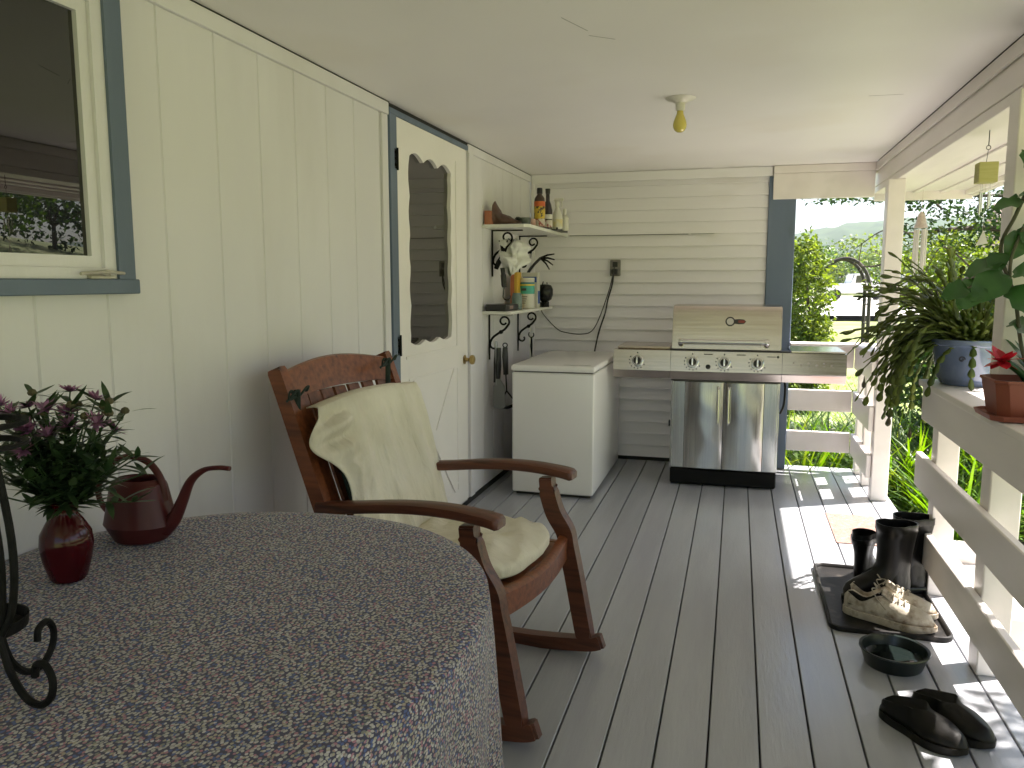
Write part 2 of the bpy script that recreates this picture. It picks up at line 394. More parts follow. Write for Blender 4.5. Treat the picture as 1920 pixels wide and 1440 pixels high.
# door
door = MB()
dy0, dy1, dz0, dz1 = 3.522, 4.512, .03, 2.108
def scallop():
    out = []
    y0, y1, z0, z1 = 3.66, 4.265, 1.035, 1.965
    n = 24
    def wob(t, k): return .020 * abs(math.sin(math.pi * k * t))
    for i in range(n):
        t = i / n; out.append((lerp(y0, y1, t), z0 - wob(t, 3) + .02))
    for i in range(n):
        t = i / n; out.append((y1 + wob(t, 5) * .9 - .02, lerp(z0 + .015, z1 - .015, t)))
    for i in range(n):
        t = i / n; out.append((lerp(y1, y0, t), z1 + wob(t, 3) * 1.6 - .02))
    for i in range(n):
        t = i / n; out.append((y0 - wob(t, 5) * .9 + .02, lerp(z1 - .015, z0 + .015, t)))
    return out
sc = scallop(); n = 24
outer = []
for side in range(4):
    for i in range(n):
        t = i / n
        outer.append([(lerp(dy0, dy1, t), dz0), (dy1, lerp(dz0, dz1, t)), (lerp(dy1, dy0, t), dz1), (dy0, lerp(dz1, dz0, t))][side])
door.ring(outer, sc, XL - .03, XL + .004)
DOORM = pm('door_paint', (.80, .765, .745), (.85, .815, .795), scale=2, rough=.38, bump=.06, bscale=40)
doo = door.build('door', DOORM, house, smooth=False, world=True)
m = MB(); m.box(XL - .022, XL - .016, 3.6, 4.33, .97, 2.02); m.build('door_glass', pm('door_glass', (.014, .012, .010), (.026, .022, .019), scale=2, rough=.01, spec=.9, stretch=(1, 3, .2)), doo, smooth=False, world=True)
m = MB()
# stop moulding around the glass panel and cross-buck below
m.box(XL + .0043, XL + .010, 4.33, 4.345, .985, 2.02, bev=.001)
m.box(XL + .0043, XL + .010, 3.60, 4.329, .975, .99, bev=.001)
m.box(XL + .0043, XL + .008, 4.335, 4.345, .14, .86, bev=.001); m.box(XL + .0043, XL + .008, 3.62, 3.63, .14, .86, bev=.001)
m.box(XL + .0043, XL + .008, 3.631, 4.334, .865, .875, bev=.001); m.box(XL + .0043, XL + .008, 3.631, 4.334, .13, .14, bev=.001)
for (a, b, e) in (((3.66, .16), (4.30, .84), 0), ((3.66, .84), (4.30, .16), 1)):
    d = Vector((0, b[0] - a[0], b[1] - a[1])); L = d.length; ang = math.atan2(d.z, d.y)
    M = Matrix.Translation((XL + .0043 + e * .002, a[0], a[1])) @ Matrix.Rotation(ang, 4, 'X')
    m.box(0, .006, 0, L, -.035, .035, bev=.0015, M=M)
m.build('door_moulding', DOORM, doo, smooth=False, world=True)
for zz in (1.915, 1.05, .25):
    m = MB(); m.box(XL + .0045, XL + .012, 3.487, 3.512, zz - .045, zz + .045, bev=.001); m.tube([(XL + .014, 3.517, zz - .05), (XL + .014, 3.517, zz + .05)], .006)
    for k in (-.028, 0, .028): m.box(XL + .012, XL + .0145, 3.492, 3.505, zz + k - .006, zz + k + .006)
    m.build('hinge', IRON, doo, smooth=False, world=True)
m = MB(); m.lathe([(.026, .004), (.027, .008), (.013, .014), (.009, .03), (.012, .036), (.025, .043), (.029, .053), (.026, .063), (.014, .069), (.002, .070)], (XL, 4.468, .895), axis='x', n=24)
m.build('door_knob', BRASS, doo, world=True)
m = MB()
m.box(XL - .05, XL + .012, 3.443, 3.518, .03, 2.109, bev=.002); m.box(XL - .05, XL + .012, 3.443, 4.54, 2.1095, 2.135, bev=.002)
m.build('door_casing', BLUE, house, smooth=False, world=True)
m = MB(); m.box(XL - .05, XL - .002, 4.5135, 4.544, .03, 2.109); m.build('door_jamb', DOORM, house, smooth=False, world=True)
m = MB(); m.box(XL - .05, XL + .004, 3.442, 4.546, 2.1355, 2.16); m.build('door_head_gap', DARK, house, smooth=False, world=True)

# ================================================================== PORCH ROOF
roof = thing('porch_roof', 'white porch roof with flat painted ceiling, side beam and square posts', 'porch roof', (.89, 3.0, 0))
m = MB(); m.box(XL + .0, .87, -2.6, YB - .001, ZC, ZC + .04)
m.build('ceiling', CEIL, roof, smooth=False, world=True)
m = MB()
m.box(.872, .885, -2.6, YB - .0, 2.10, 2.153, bev=.002)     # edge moulding
m.box(.888, .925, -2.6, 6.16, 2.002, 2.16, bev=.003)
m.box(.89, .985, -2.6, 6.16, 1.958, 2.0, bev=.003)
m.build('beam', WHITE, roof, smooth=False, world=True)
m = MB(); m.box(.926, .99, -2.6, 6.16, 2.001, 2.2); m.build('beam', WHITE, roof, smooth=False, world=True)
for (x_, y_, l_, a_) in ((-.55, 2.52, .16, 70), (-.50, 2.72, .10, 40), (.52, 3.9, .14, 2), (-.75, YB - .08, .55, 1), (-.1, YB - .075, .22, -1)):
    m = MB(); m.box(0, l_, -.0007, .0007, ZC - .0008, ZC - .0002, M=Matrix.Translation((x_, y_, 0)) @ Matrix.Rotation(R(a_), 4, 'Z')); m.build('crack', pm('paint_crack', (.2, .18, .16), rough=.9), roof, smooth=False, world=True)
m = MB(); m.box(.215, .871, YB - .05, YB - .01, 1.925, 2.10, bev=.003); m.box(.215, .871, YB - .06, YB - .035, 2.101, 2.153, bev=.003); m.box(.188, .886, YB + .0, YB + .06, 2.09, 2.199)
m.build('header_beam', WHITE, roof, smooth=False, world=True)
m = MB(); 
for i, (a, b) in enumerate(((.992, 1.16), (1.163, 1.33), (1.333, 1.5))):
    m.box(a, b, -2.6, 6.2, 1.972 - .0 * i, 1.99, bev=.002)
for (a, b) in ((1.155, 1.168), (1.326, 1.338)): m.box(a - .012, b + .012, -2.6, 6.2, 1.960, 1.9715, bev=.002)
m.box(1.47, 1.5, -2.6, 6.2, 1.94, 1.971, bev=.002)
m.build('soffit', WHITE, roof, smooth=False, world=True)
m = MB(); m.box(.90, 1.52, 6.202, 6.235, 1.915, 2.17, bev=.003); m.box(1.502, 1.53, -2.6, 6.20, 1.93, 2.17, bev=.003)
m.build('fascia', WHITE, roof, smooth=False, world=True)
m = MB(); m.box(-1.9, 1.56, -2.65, 6.27, 2.20, 2.26); m.build('roof_deck', pm('roof_felt', (.08, .08, .08), rough=.9), roof, smooth=False, world=True)
for (y0, y1) in ((5.275, 5.375), (2.955, 3.06), (-.1, 0)):
    m = MB(); m.box(.838, .935, y0, y1, .0005, 1.957, bev=.004); m.build('post', WHITE, roof, smooth=False, world=True)

# ================================================================== RAILINGS
def boardz(): return ((.745, .893), (.432, .585), (.137, .283))
# side railing next to the camera
rail = thing('porch_railing', 'white plank railing along the near side of the porch with plant pots on its cap', 'railing', (.86, 1.5, 0))
m = MB(); m.box(.792, 1.045, -2.6, 2.951, .895, .922, bev=.003); m.box(.939, 1.045, 2.9515, 3.063, .895, .922, bev=.003); m.box(.792, 1.07, 3.0635, 3.905, .895, .922, bev=.003); m.box(.792, .834, 2.9515, 3.063, .895, .922, bev=.002)
m.build('cap_board', WHITE, rail, smooth=False, world=True)
for (z0, z1), ye in zip(boardz(), (3.885, 3.945, 3.995)):
    m = MB(); m.box(.806, .836, -2.6, ye, z0, z1, bev=.004); m.build('plank', WHITE, rail, smooth=False, world=True)
for y0 in (3.70, 1.9, .9):
    m = MB(); m.box(.8375, .925, y0, y0 + .09, .0005, .8945, bev=.003); m.build('post', WHITE, rail, smooth=False, world=True)
rail2 = thing('porch_railing', 'white plank railing in the far corner, running from tall post to back railing', 'railing', (.86, 5.7, 0))
m = MB(); m.box(.80, 1.0, 5.378, 6.14, .895, .922, bev=.003); m.build('cap_board', WHITE, rail2, smooth=False, world=True)
for (z0, z1) in boardz():
    m = MB(); m.box(.806, .836, 5.30, 6.045, z0, z1, bev=.004); m.build('plank', WHITE, rail2, smooth=False, world=True)
for y0 in (5.66, 5.99):
    m = MB(); m.box(.8375, .925, y0, y0 + .085, .0005, .8945, bev=.003); m.build('post', WHITE, rail2, smooth=False, world=True)
rail3 = thing('porch_railing', 'white plank railing across the end of the porch behind the stainless grill', 'railing', (.6, 6.08, 0))
m = MB(); m.box(.374, .797, 5.98, 6.14, .895, .922, bev=.003); m.build('cap_board', WHITE, rail3, smooth=False, world=True)
for (z0, z1) in boardz():
    m = MB(); m.box(.374, .804, 6.05, 6.08, z0, z1, bev=.004); m.build('plank', WHITE, rail3, smooth=False, world=True)
# steps outside the opening
st = thing('porch_steps', 'pale wooden steps leading down from the gap in the railing', 'steps', (1.2, 4.6, -.48))
for k, zt in enumerate((-.17, -.33)):
    m = MB(); x0 = .972 + .26 * k
    m.box(x0, x0 + .255, 4.06, 5.2, zt - .035, zt, bev=.004); m.build('tread', WHITE, st, smooth=False, world=True)
m = MB(); m.box(.972, 1.45, 4.03, 4.058, -.5, -.2); m.build('stringer', WHITE, st, smooth=False, world=True)
m = MB(); m.box(.972, 1.45, 5.202, 5.23, -.5, -.2); m.build('stringer', WHITE, st, smooth=False, world=True)

# ================================================================== CEILING LIGHT
t = thing('ceiling_light', 'bare yellow bulb in a porcelain socket on the porch ceiling', 'ceiling light', (-.272, 3.72, ZC))
PORC = pm('porcelain', (.68, .64, .58), rough=.3)
m = MB(); m.lathe([(.001, -.022), (.028, -.022), (.034, -.015), (.06, -.008), (.068, -.001)], n=32); m.lathe([(.02, -.055), (.022, -.0221)], n=24, cap0=True)
m.build('socket', PORC, t)
BULB = pm('yellow_bulb_glass', (.62, .50, .10), (.68, .56, .14), scale=10, rough=.12, coat=.5, sub=0)
prof = [(.001, -.148), (.012, -.146), (.022, -.139), (.0285, -.127), (.030, -.115), (.0275, -.10), (.021, -.083), (.0155, -.07), (.0135, -.0555)]
m = MB(); m.lathe(prof, n=28); m.build('bulb', BULB, t)

# ================================================================== FREEZER
t = thing('chest_freezer', 'white chest freezer standing between the door and the grill', 'freezer', (-1.09, 5.36, 0))
m = MB(); m.box(-1.352, -.828, 4.82, 5.93, .02, .790, bev=.012, seg=3); m.build('body', APPL, t, world=True)
m = MB(); m.box(-1.33, -.85, 4.85, 5.9, .0015, .0195); m.build('plinth', SEAL, t, smooth=False, world=True)
m = MB(); m.box(-1.340, -.840, 4.83, 5.92, .7905, .7965); m.build('lid_seal', SEAL, t, smooth=False, world=True)
m = MB(); m.box(-1.358, -.822, 4.808, 5.93, .797, .836, bev=.014, seg=3); lid = m.build('lid', APPL, t, world=True)
m = MB(); m.box(-1.03, -.86, 4.86, 4.90, .8362, .8385, bev=.0008); m.build('lid_handle', pm('grey_plastic', (.4, .4, .38), rough=.4), lid, world=True)

# ================================================================== GRILL
gx0, gx1, gyf = -.405, .283, 5.35
t = thing('gas_grill', 'stainless steel gas grill with two cabinet doors, side shelves and black base', 'grill', (-.06, 5.6, 0))
m = MB(); m.box(gx0 + .005, gx1 - .005, gyf + .005, 5.86, .012, .115, bev=.008); m.build('base', pm('black_base', (.0025, .0024, .0024), rough=.6, spec=.2), t, smooth=False, world=True)
m = MB()
m.box(gx0, gx1, gyf + .03, 5.85, .1155, .705, bev=.003)
m.build('cabinet', STEELD, t, smooth=False, world=True)
m = MB(); m.box(gx0 + .012, gx0 + .1, gyf + .012, gyf + .0295, .118, .702, bev=.003); m.build('side_panel', STEELD, t, smooth=False, world=True)
m = MB(); m.box(gx1 - .1, gx1 - .012, gyf + .012, gyf + .0295, .118, .702, bev=.003)
m.build('side_panel', STEELD, t, smooth=False, world=True)
def dpan(x0, x1, bulge):
    m = MB()
    def fn(u, v):
        x = lerp(x0, x1, u)
        y = gyf - .004 - bulge * math.sin(math.pi * u) ** .7 + .0022 * math.sin(v * 5 + u * 2.5) * math.sin(math.pi * u) + .0018 * noise.noise(V(u * 3, v * 5, x0 * 9))
        return V(x, y, lerp(.125, .700, v))
    m.grid(fn, 24, 24)
    m.box(x0, x1, gyf + .001, gyf + .0118, .125, .70, bev=.001)
    return m.build('door', STEELD, t, world=True, solid=-1, sharp=60)
for (x0, x1, hx) in ((gx0 + .094, -.069, -.098), (-.063, gx1 - .098, -.034)):
    d = dpan(x0, x1, .010)
    m = MB(); m.tube([(hx, gyf - .012, .655), (hx, gyf - .038, .668), (hx, gyf - .042, .655)], .0075, 10)
    m.tube([(hx, gyf - .042, .66), (hx, gyf - .042, .44)], .0058, 12)
    m.tube([(hx, gyf - .042, .445), (hx, gyf - .038, .432), (hx, gyf - .012, .445)], .006, 10)
    m.build('handle', CHROME, d, world=True)
for sx_ in (gx0 + .0945 - .0035, gx1 - .0985 + .001, -.0675):
    m = MB(); m.box(sx_, sx_ + .003, gyf - .003, gyf + .0125, .12, .7035); m.build('seam', SEAL, t, smooth=False, world=True)
m = MB(); m.box(gx0, gx1, gyf - .01, gyf + .02, .7055, .714); m.build('seam', SEAL, t, smooth=False, world=True)
# control panel: slanted fascia with a lower reflecting lip
def fascia(x0, x1, name):
    poly = [(gyf + .05, .906), (gyf - .022, .904), (gyf - .040, .772), (gyf - .034, .764), (gyf - .010, .716), (gyf + .05, .716)]
    m = MB(); m.prism(poly, x0, x1, 'x'); return m.build(name, STEEL, t, smooth=False, world=True)
cp = fascia(gx0 - .004, gx1 + .003, 'control_panel')
m = MB(); m.box(gx0 - .01, gx1 + .05, gyf - .024, gyf + .06, .9065, .914, bev=.001); m.build('seam', SEAL, t, smooth=False, world=True)
def panel_pt(x, f):   # f: 0 bottom .. 1 top of the slanted face
    return V(x, lerp(gyf - .040, gyf - .022, f), lerp(.772, .904, f))
pn = Vector((0, -.132, .018)).normalized()
def knob(x, par, marks=True):
    k0 = MB(); c = panel_pt(x, .47)
    M = Matrix.Translation(c) @ pn.to_track_quat('Z', 'X').to_matrix().to_4x4()
    b = MB(); b.lathe([(.041, .0005), (.041, .003), (.038, .005), (.033, .005), (.031, .002)], n=36); b.bm.transform(M)
    kb = b.build('knob_bezel', CHROME, par, world=True)
    b = MB(); b.lathe([(.026, .001), (.025, .022), (.022, .026), (.001, .027)], n=28)
    b.bm.transform(M); kk = b.build('knob', BLACK, par, world=True)
    b = MB(); b.box(-.006, .006, -.024, .024, .0272, .037, bev=.003); q = pn.to_track_quat('Z', 'Y').to_matrix().to_4x4()
    b.bm.transform(Matrix.Translation(c) @ q); b.build('knob_grip', CHROME, kk, world=True)
    if marks:
        b = MB()
        for a in (90, 150, 175, 200, 225, 250, 275, 300, 330):
            r = .052; b.box(r * math.cos(R(a)) - .0035, r * math.cos(R(a)) + .0035, r * math.sin(R(a)) - .004, r * math.sin(R(a)) + .004, .0002, .0008)
        b.bm.transform(Matrix.Translation(c) @ q); b.build('dial_marks', SEAL, par, smooth=False, world=True)
for kx in (-.269, -.069, .136): knob(kx, cp)
for sx in (-.17, .035):
    b = MB(); b.box(-.028, .028, -.003, .003, .0005, .0015); b.bm.transform(Matrix.Translation(panel_pt(sx, .86)) @ pn.to_track_quat('Z', 'Y').to_matrix().to_4x4())
    b.build('vent_slot', SEAL, cp, smooth=False, world=True)
b = MB(); b.lathe([(.016, .0005), (.015, .010), (.010, .012), (.001, .012)], n=20); b.bm.transform(Matrix.Translation(panel_pt(-.169, .25)) @ pn.to_track_quat('Z', 'Y').to_matrix().to_4x4())
b.build('igniter_button', BLACK, cp, world=True)
b = MB(); q = pn.to_track_quat('Z', 'Y').to_matrix().to_4x4()
b.lathe([(.008, .0005), (.008, .0012), (.001, .0012)], (.085, 0, 0), n=14); b.box(.02, .073, -.002, .002, .0003, .0009)
b.bm.transform(Matrix.Translation(panel_pt(.175, .80)) @ q); b.build('panel_emblem', SEAL, cp, smooth=False, world=True)
# lid
LY = gyf - .01
prof = [(LY + .015, .915), (LY + .0, .918), (LY + .004, .95), (LY + .025, 1.12), (LY + .036, 1.175), (LY + .055, 1.193), (LY + .10, 1.2), (LY + .38, 1.2), (LY + .43, 1.17), (LY + .47, .95), (LY + .47, .915)]
m = MB(); m.prism(prof, gx0 + .001, gx1 - .004, 'x')
bmesh.ops.bevel(m.bm, geom=[e for e in m.bm.edges if abs(e.verts[0].co.x - e.verts[1].co.x) < 1e-5 and e.verts[0].co.z > .92], offset=.006, segments=2, affect='EDGES')
lid = m.build('lid', STEEL, t, world=True, sharp=30)
m = MB(); m.tube([(-.345, LY - .045, .968), (.188, LY - .045, .968)], .0135, 16)
for hx in (-.345, .188):
    m.tube([(hx, LY + .01, .95), (hx, LY - .03, .952), (hx, LY - .047, .968)], [.017, .018, .018], 12)
    m.lathe([(.001, -.014), (.020, -.013), (.022, 0), (.020, .013), (.001, .014)], (hx, LY - .045, .968), axis='x', n=16)
m.build('lid_handle', CHROME, lid, world=True)
m = MB(); lc = V(-.04, LY + .0215, 1.098); q = Matrix.Translation(lc) @ Vector((0, -1, .125)).to_track_quat('Z', 'Y').to_matrix().to_4x4()
m.lathe([(.030, .0005), (.030, .006), (.026, .008), (.022, .006), (.022, .0005)], n=32)
m.prism([(.022, -.012), (.055, -.017), (.085, -.014), (.098, 0), (.085, .013), (.055, .016), (.022, .012)], .0005, .005, 'z')
m.bm.transform(q); th_ = m.build('thermometer', SEAL, lid, world=True)
m = MB(); m.lathe([(.022, .0045), (.001, .0048)], n=24); m.bm.transform(q); m.build('dial', pm('dial_face', (.55, .52, .46), rough=.3), th_, world=True)
m = MB(); m.prism([(.05, -.008), (.085, -.009), (.093, 0), (.085, .008), (.05, .008)], .0052, .0062, 'z'); m.bm.transform(q); m.build('badge', pm('dark_red_enamel', (.2, .03, .02), rough=.35), th_, smooth=False, world=True)
# side shelves
for sx_ in (gx0 - .0052, gx1 + .0033):
    m = MB(); m.box(sx_, sx_ + .001, gyf - .037, gyf + .04, .718, .903); m.build('seam', SEAL, t, smooth=False, world=True)
ls = fascia(-.786, gx0 - .0055, 'side_shelf')
m = MB(); m.box(-.775, gx0 - .006, gyf + .052, 5.78, .80, .905, bev=.004); m.box(-.77, gx0 - .012, gyf + .03, 5.76, .9065, .925, bev=.006)
m.build('burner_lid', STEEL, ls, smooth=False, world=True)
knob(-.627, ls)
rs = fascia(gx1 + .0045, .668, 'side_shelf')
m = MB(); m.box(gx1 + .006, .66, gyf + .052, 5.78, .80, .905, bev=.004); m.box(gx1 + .055, .662, gyf - .02, 5.78, .9065, .918, bev=.003)
m.build('shelf_top', pm('polished_shelf_steel', (.62, .60, .57), rough=.14, metal=1, bump=.1, bscale=3), rs, smooth=False, world=True)
b = MB()
for k in range(6):
    cx = .355 + .045 * k
    b.lathe([(.006, .0003), (.006, .0009), (.001, .0009)], (cx, .006 * (-1) ** k, 0), n=6); b.box(cx - .008, cx + .008, -.014, -.012, .0003, .0009)
b.bm.transform(Matrix.Translation(V(0, 0, 0)) @ Matrix.Translation(V(0, panel_pt(0, .5).y, panel_pt(0, .5).z)) @ q.to_3x3().to_4x4()); b.build('shelf_markings', pm('etched_marks', (.3, .27, .24), rough=.5), rs, smooth=False, world=True)
m = MB(); m.tube(smooth_pts([(.31, 5.5, .74), (.318, 5.44, .66), (.312, 5.42, .56), (.292, 5.42, .50)]), .007, 8)
m.build('gas_hose', RUB, t, world=True)
m = MB(); m.box(gx0 - .014, gx0 - .001, gyf + .04, gyf + .07, .39, .43, bev=.002); m.build('door_latch', BLACK, t, smooth=False, world=True)

# ================================================================== OUTLET, CORDS
t = thing('electric_outlet', 'dark electric outlet box mounted on the lap siding', 'outlet', (-.885, YB - .012, 1.455))
m = MB(); m.box(-.925, -.848, YB - .045, YB - .018, 1.395, 1.515, bev=.004); m.build('cover_plate', pm('weathered_metal', (.16, .15, .14), (.24, .22, .2), scale=40, rough=.5, metal=.4), t, smooth=False, world=True)
m = MB(); m.box(-.905, -.868, YB - .05, YB - .0452, 1.462, 1.50, bev=.002); m.box(-.905, -.868, YB - .05, YB - .0452, 1.408, 1.448, bev=.002); m.build('socket', BLACK, t, smooth=False, world=True)
m = MB(); m.box(-.91, -.87, YB - .085, YB - .0505, 1.41, 1.445, bev=.005)
m.tube(smooth_pts([(-.89, YB - .08, 1.42), (-.90, YB - .09, 1.33), (-.935, YB - .06, 1.22), (-.955, YB - .05, 1.12), (-1.0, YB - .05, .98), (-1.03, YB - .06, .83)]), .006, 8)
tag(m.build('power_cord', BLACK, loc=(-.9, YB - .06, 1.3)), 'thick black power cord running from the outlet down behind the freezer', 'cord')
m = MB(); m.tube(smooth_pts([(-.885, YB - .09, 1.46), (-.92, YB - .085, 1.30), (-1.0, YB - .05, 1.08), (-1.06, YB - .04, .98), (-1.14, YB - .04, .957), (-1.24, YB - .04, .965), (-1.32, YB - .04, .99), (-1.42, YB - .05, 1.09), (-1.455, 5.98, 1.155)]), .0038, 8)
tag(m.build('power_cord', BLACK, loc=(-1.1, YB - .06, 1.0)), 'thin dark cord looping across the siding from the outlet to the shelves', 'cord')

# ================================================================== WALL SHELVES
SHELF = pm('shelf_paint', (.68, .67, .62), (.74, .73, .68), scale=6, rough=.45, bump=.1, bscale=40)
def spiral(c, r0, r1, a0, a1, ax=0, n=22):
    out = []
    for i in range(n + 1):
        t_ = i / n; a = R(lerp(a0, a1, t_)); r = lerp(r0, r1, t_)
        out.append((c[0] + r * math.cos(a), c[1], c[2] + r * math.sin(a)))
    return out
def bracket(y, z, depth, par):
    """scroll bracket in the x/z plane hanging under a shelf"""
    m = MB(); x = XL + .008
    m.box(x - .006, x - .001, y - .01, y + .01, z - .30, z - .002); m.box(x - .0005, x + depth, y - .01, y + .01, z - .009, z - .002)
    arm = smooth_pts([(x, y, z - .19), (x + .02, y, z - .155), (x + .06, y, z - .125), (x + .10, y, z - .10), (x + .128, y, z - .065)], 5)
    top = spiral((x + .095, y, z - .05), .036, .016, -25, 330)
    bot = spiral((x + .03, y, z - .205), .03, .012, 150, 400)
    m.tube(arm, .0075, 8); m.tube(top, .0065, 8); m.tube(bot, .0065, 8)
    m.lathe([(.001, -.008), (.013, -.007), (.013, .007), (.001, .008)], (x + .075, y, z - .118), axis='y', n=14)
    return m.build('bracket', IRON, par, world=True)
t = thing('wall_shelf', 'upper white shelf on iron scroll brackets holding bottles', 'shelf', (XL, 5.4, 1.7))
m = MB(); m.prism([(XL + .001, 4.83), (XL + .27, 4.83), (XL + .30, 4.86), (XL + .30, YB - .04), (XL + .001, YB - .04)], 1.686, 1.706, 'z'); m.build('board', SHELF, t, smooth=False, world=True)
bracket(5.04, 1.686, .2, t); bracket(5.72, 1.686, .2, t)
t = thing('wall_shelf', 'lower narrow white shelf on iron scroll brackets beneath the first shelf', 'shelf', (XL, 5.4, 1.16))
m = MB(); m.box(XL + .001, XL + .19, 4.82, YB - .04, 1.148, 1.167, bev=.002); m.build('board', SHELF, t, smooth=False, world=True)
bracket(4.97, 1.148, .15, t); bracket(5.68, 1.148, .15, t)

def bottle(name, label, cat, x, y, z, prof, mat, bands=(), capmat=None, capprof=None, n=24, sx=1, sy=1):
    t = thing(name, label, cat, (x, y, z))
    m = MB(); m.lathe(prof, n=n, cap0=True, sx=sx, sy=sy); b = m.build('body', mat, t)
    if capprof:
        m = MB(); m.lathe(capprof, n=20, cap0=True, cap1=True); m.build('cap', capmat, t)
    for i, (z0, z1, r, mt) in enumerate(bands):
        m = MB(); m.lathe([(r, z0), (r, z1)], n=n, sx=sx, sy=sy); m.build('label', mt, b)
    return t
ORA = pm('orange_red_print', (.55, .08, .02), (.62, .16, .03), scale=30, rough=.4); YEL = pm('yellow_print', (.62, .42, .04), (.5, .35, .03), scale=60, rough=.4, c3=(.04, .03, .02), s3=45, lo3=.52, hi3=.56)
OFFW = pm('off_white_plastic', (.62, .60, .52), rough=.4); LAB = pm('printed_paper_label', (.60, .54, .46), (.45, .38, .32), scale=50, rough=.6, c3=(.25, .05, .04), s3=35, lo3=.57, hi3=.6)
Z1 = 1.707
bottle('lighter_fluid_bottle', 'red and yellow bottle with black cap on the upper shelf', 'bottle', -1.275, 5.22, Z1,
       [(.034, 0), (.036, .004), (.036, .165), (.033, .19), (.016, .212), (.016, .218)], pm('brown_bottle', (.05, .03, .02), rough=.3), capmat=BLACK, capprof=[(.019, .2185), (.019, .25), (.016, .256)],
       bands=((.006, .055, .0366, LAB), (.0555, .135, .0368, YEL), (.1355, .168, .0368, ORA)))
bottle('sauce_bottle', 'dark long-necked bottle with paper labels on the upper shelf', 'bottle', -1.262, 5.40, Z1,
       [(.030, 0), (.032, .004), (.032, .125), (.024, .165), (.014, .19), (.013, .235)], pm('dark_glass', (.015, .008, .008), rough=.1, coat=.5), capmat=BLACK, capprof=[(.0155, .2355), (.018, .268), (.016, .27)],
       bands=((.012, .06, .0326, LAB), (.068, .098, .0326, OFFW)))
t = bottle('spray_bottle', 'white and yellow spray bottle at the far end of the upper shelf', 'bottle', -1.225, 5.53, Z1 + .008,
       [(.036, 0), (.038, .005), (.038, .075), (.026, .12), (.013, .145), (.013, .155)], OFFW, capmat=OFFW, capprof=[(.016, .1555), (.016, .185), (.012, .19)],
       bands=((.015, .068, .0386, pm('pale_yellow_print', (.62, .52, .22), (.6, .58, .45), scale=30, rough=.5)),))
m = MB(); m.box(-.02, .045, -.010, .010, .19, .21, bev=.004); m.tube([(.03, 0, .19), (.036, 0, .165), (.03, 0, .15)], .004); m.build('trigger', OFFW, t)
m = MB(); m.lathe([(.001, .002), (.028, .002), (.03, 0), (.03, .09), (.012, .11), (.012, .15), (.004, .152)], n=18, cap1=True)
tag(m.build('glue_bottle', OFFW, loc=(0, 0, 0)), 'small white squeeze bottle beside the spray bottle on the upper shelf', 'bottle').location = (-1.20, 5.66, Z1 + .006)
m = MB(); m.box(-1.30, -1.262 + .04, 5.48, 5.82, Z1, Z1 + .006, bev=.002)
m.box(-1.262 + .04, -1.262 + .052, 5.48, 5.82, Z1, Z1 + .018, bev=.002)
tag(m.build('black_tray', BLACK, loc=(-1.27, 5.65, Z1), smooth=False), 'flat black tray under the spray bottle on the shelf edge', 'tray')
m = MB(); m.lathe([(.03, 0), (.031, .003), (.031, .045), (.028, .05), (.001, .05)], n=20, cap0=True)
tag(m.build('spice_jar', pm('pinkish_jar', (.5, .36, .3), (.4, .2, .16), scale=30, rough=.35)), 'small pinkish jar between the dark tin and the red bottle', 'jar').location = (-1.31, 5.13, Z1)
m = MB(); m.lathe([(.045, 0), (.048, .004), (.052, .05), (.056, .052), (.054, .054), (.046, .048), (.042, .006), (.001, .006)], n=26, cap0=True)
m.box(-.01, .01, -.14, -.05, .045, .051, bev=.002)
tag(m.build('small_pan', pm('grey_enamel', (.06, .07, .075), rough=.35)), 'dark grey metal pan beside the leather pouch', 'pan').location = (-1.35, 5.08, Z1)
m = MB(); m.box(-1.54, -1.497, 4.85, 4.93, Z1, Z1 + .085, bev=.003)
tag(m.build('wood_block', pm('orange_wood', (.35, .12, .06), (.42, .16, .08), scale=20, rough=.6), loc=(-1.52, 4.89, Z1), smooth=False), 'small orange wooden block at the near end of the upper shelf', 'block')
m = MB()
def pouch(u, v):
    a = 2 * math.pi * v; x = lerp(0, .24, u)
    hgt = .125 * (1 - u) ** .8 * (.6 + .4 * math.sin(math.pi * min(1, u * 3 + .3))) + .014; wd = .055 + .02 * u
    r = 1 + .22 * noise.noise(V(u * 5, v * 6, 2)) + .10 * noise.noise(V(u * 14, v * 15, 5))
    return V(x * .65, wd * math.cos(a) * r + x * .5, max(0.0, hgt * .5 + hgt * .55 * math.sin(a) * r))
m.grid(pouch, 22, 30)
bmesh.ops.remove_doubles(m.bm, verts=m.bm.verts, dist=1e-4)
o = m.build('leather_pouch', LEATH, sharp=180); o.location = (-1.50, 4.93, Z1 + .002); tag(o, 'crumpled brown leather pouch on the upper shelf', 'pouch')

Z2 = 1.168
m = MB(); m.box(-1.53, -1.395, 4.83, 5.13, Z2, Z2 + .042, bev=.004)
o = m.build('black_box', BLACK, loc=(-1.46, 4.95, Z2), smooth=False); tag(o, 'flat black box at the near end of the lower shelf', 'box')
m = MB(); m.box(-1.3945, -1.3935, 4.92, 5.0, Z2 + .012, Z2 + .032); m.build('box_label', pm('dull_pink_label', (.3, .2, .17), rough=.5), o, smooth=False, world=True)
t = thing('paper_book', 'orange and yellow books standing behind the white tub', 'book', (-1.46, 5.36, Z2))
m = MB(); m.box(-1.507, -1.479, 5.33, 5.44, Z2 + .0, Z2 + .235, bev=.001); m.build('orange_book', pm('orange_cover', (.42, .13, .05), rough=.5), t, smooth=False, world=True)
m = MB(); m.box(-1.4785, -1.458, 5.33, 5.44, Z2 + .0, Z2 + .25, bev=.001); m.build('yellow_book', pm('yellow_cover', (.6, .36, .04), rough=.5), t, smooth=False, world=True)
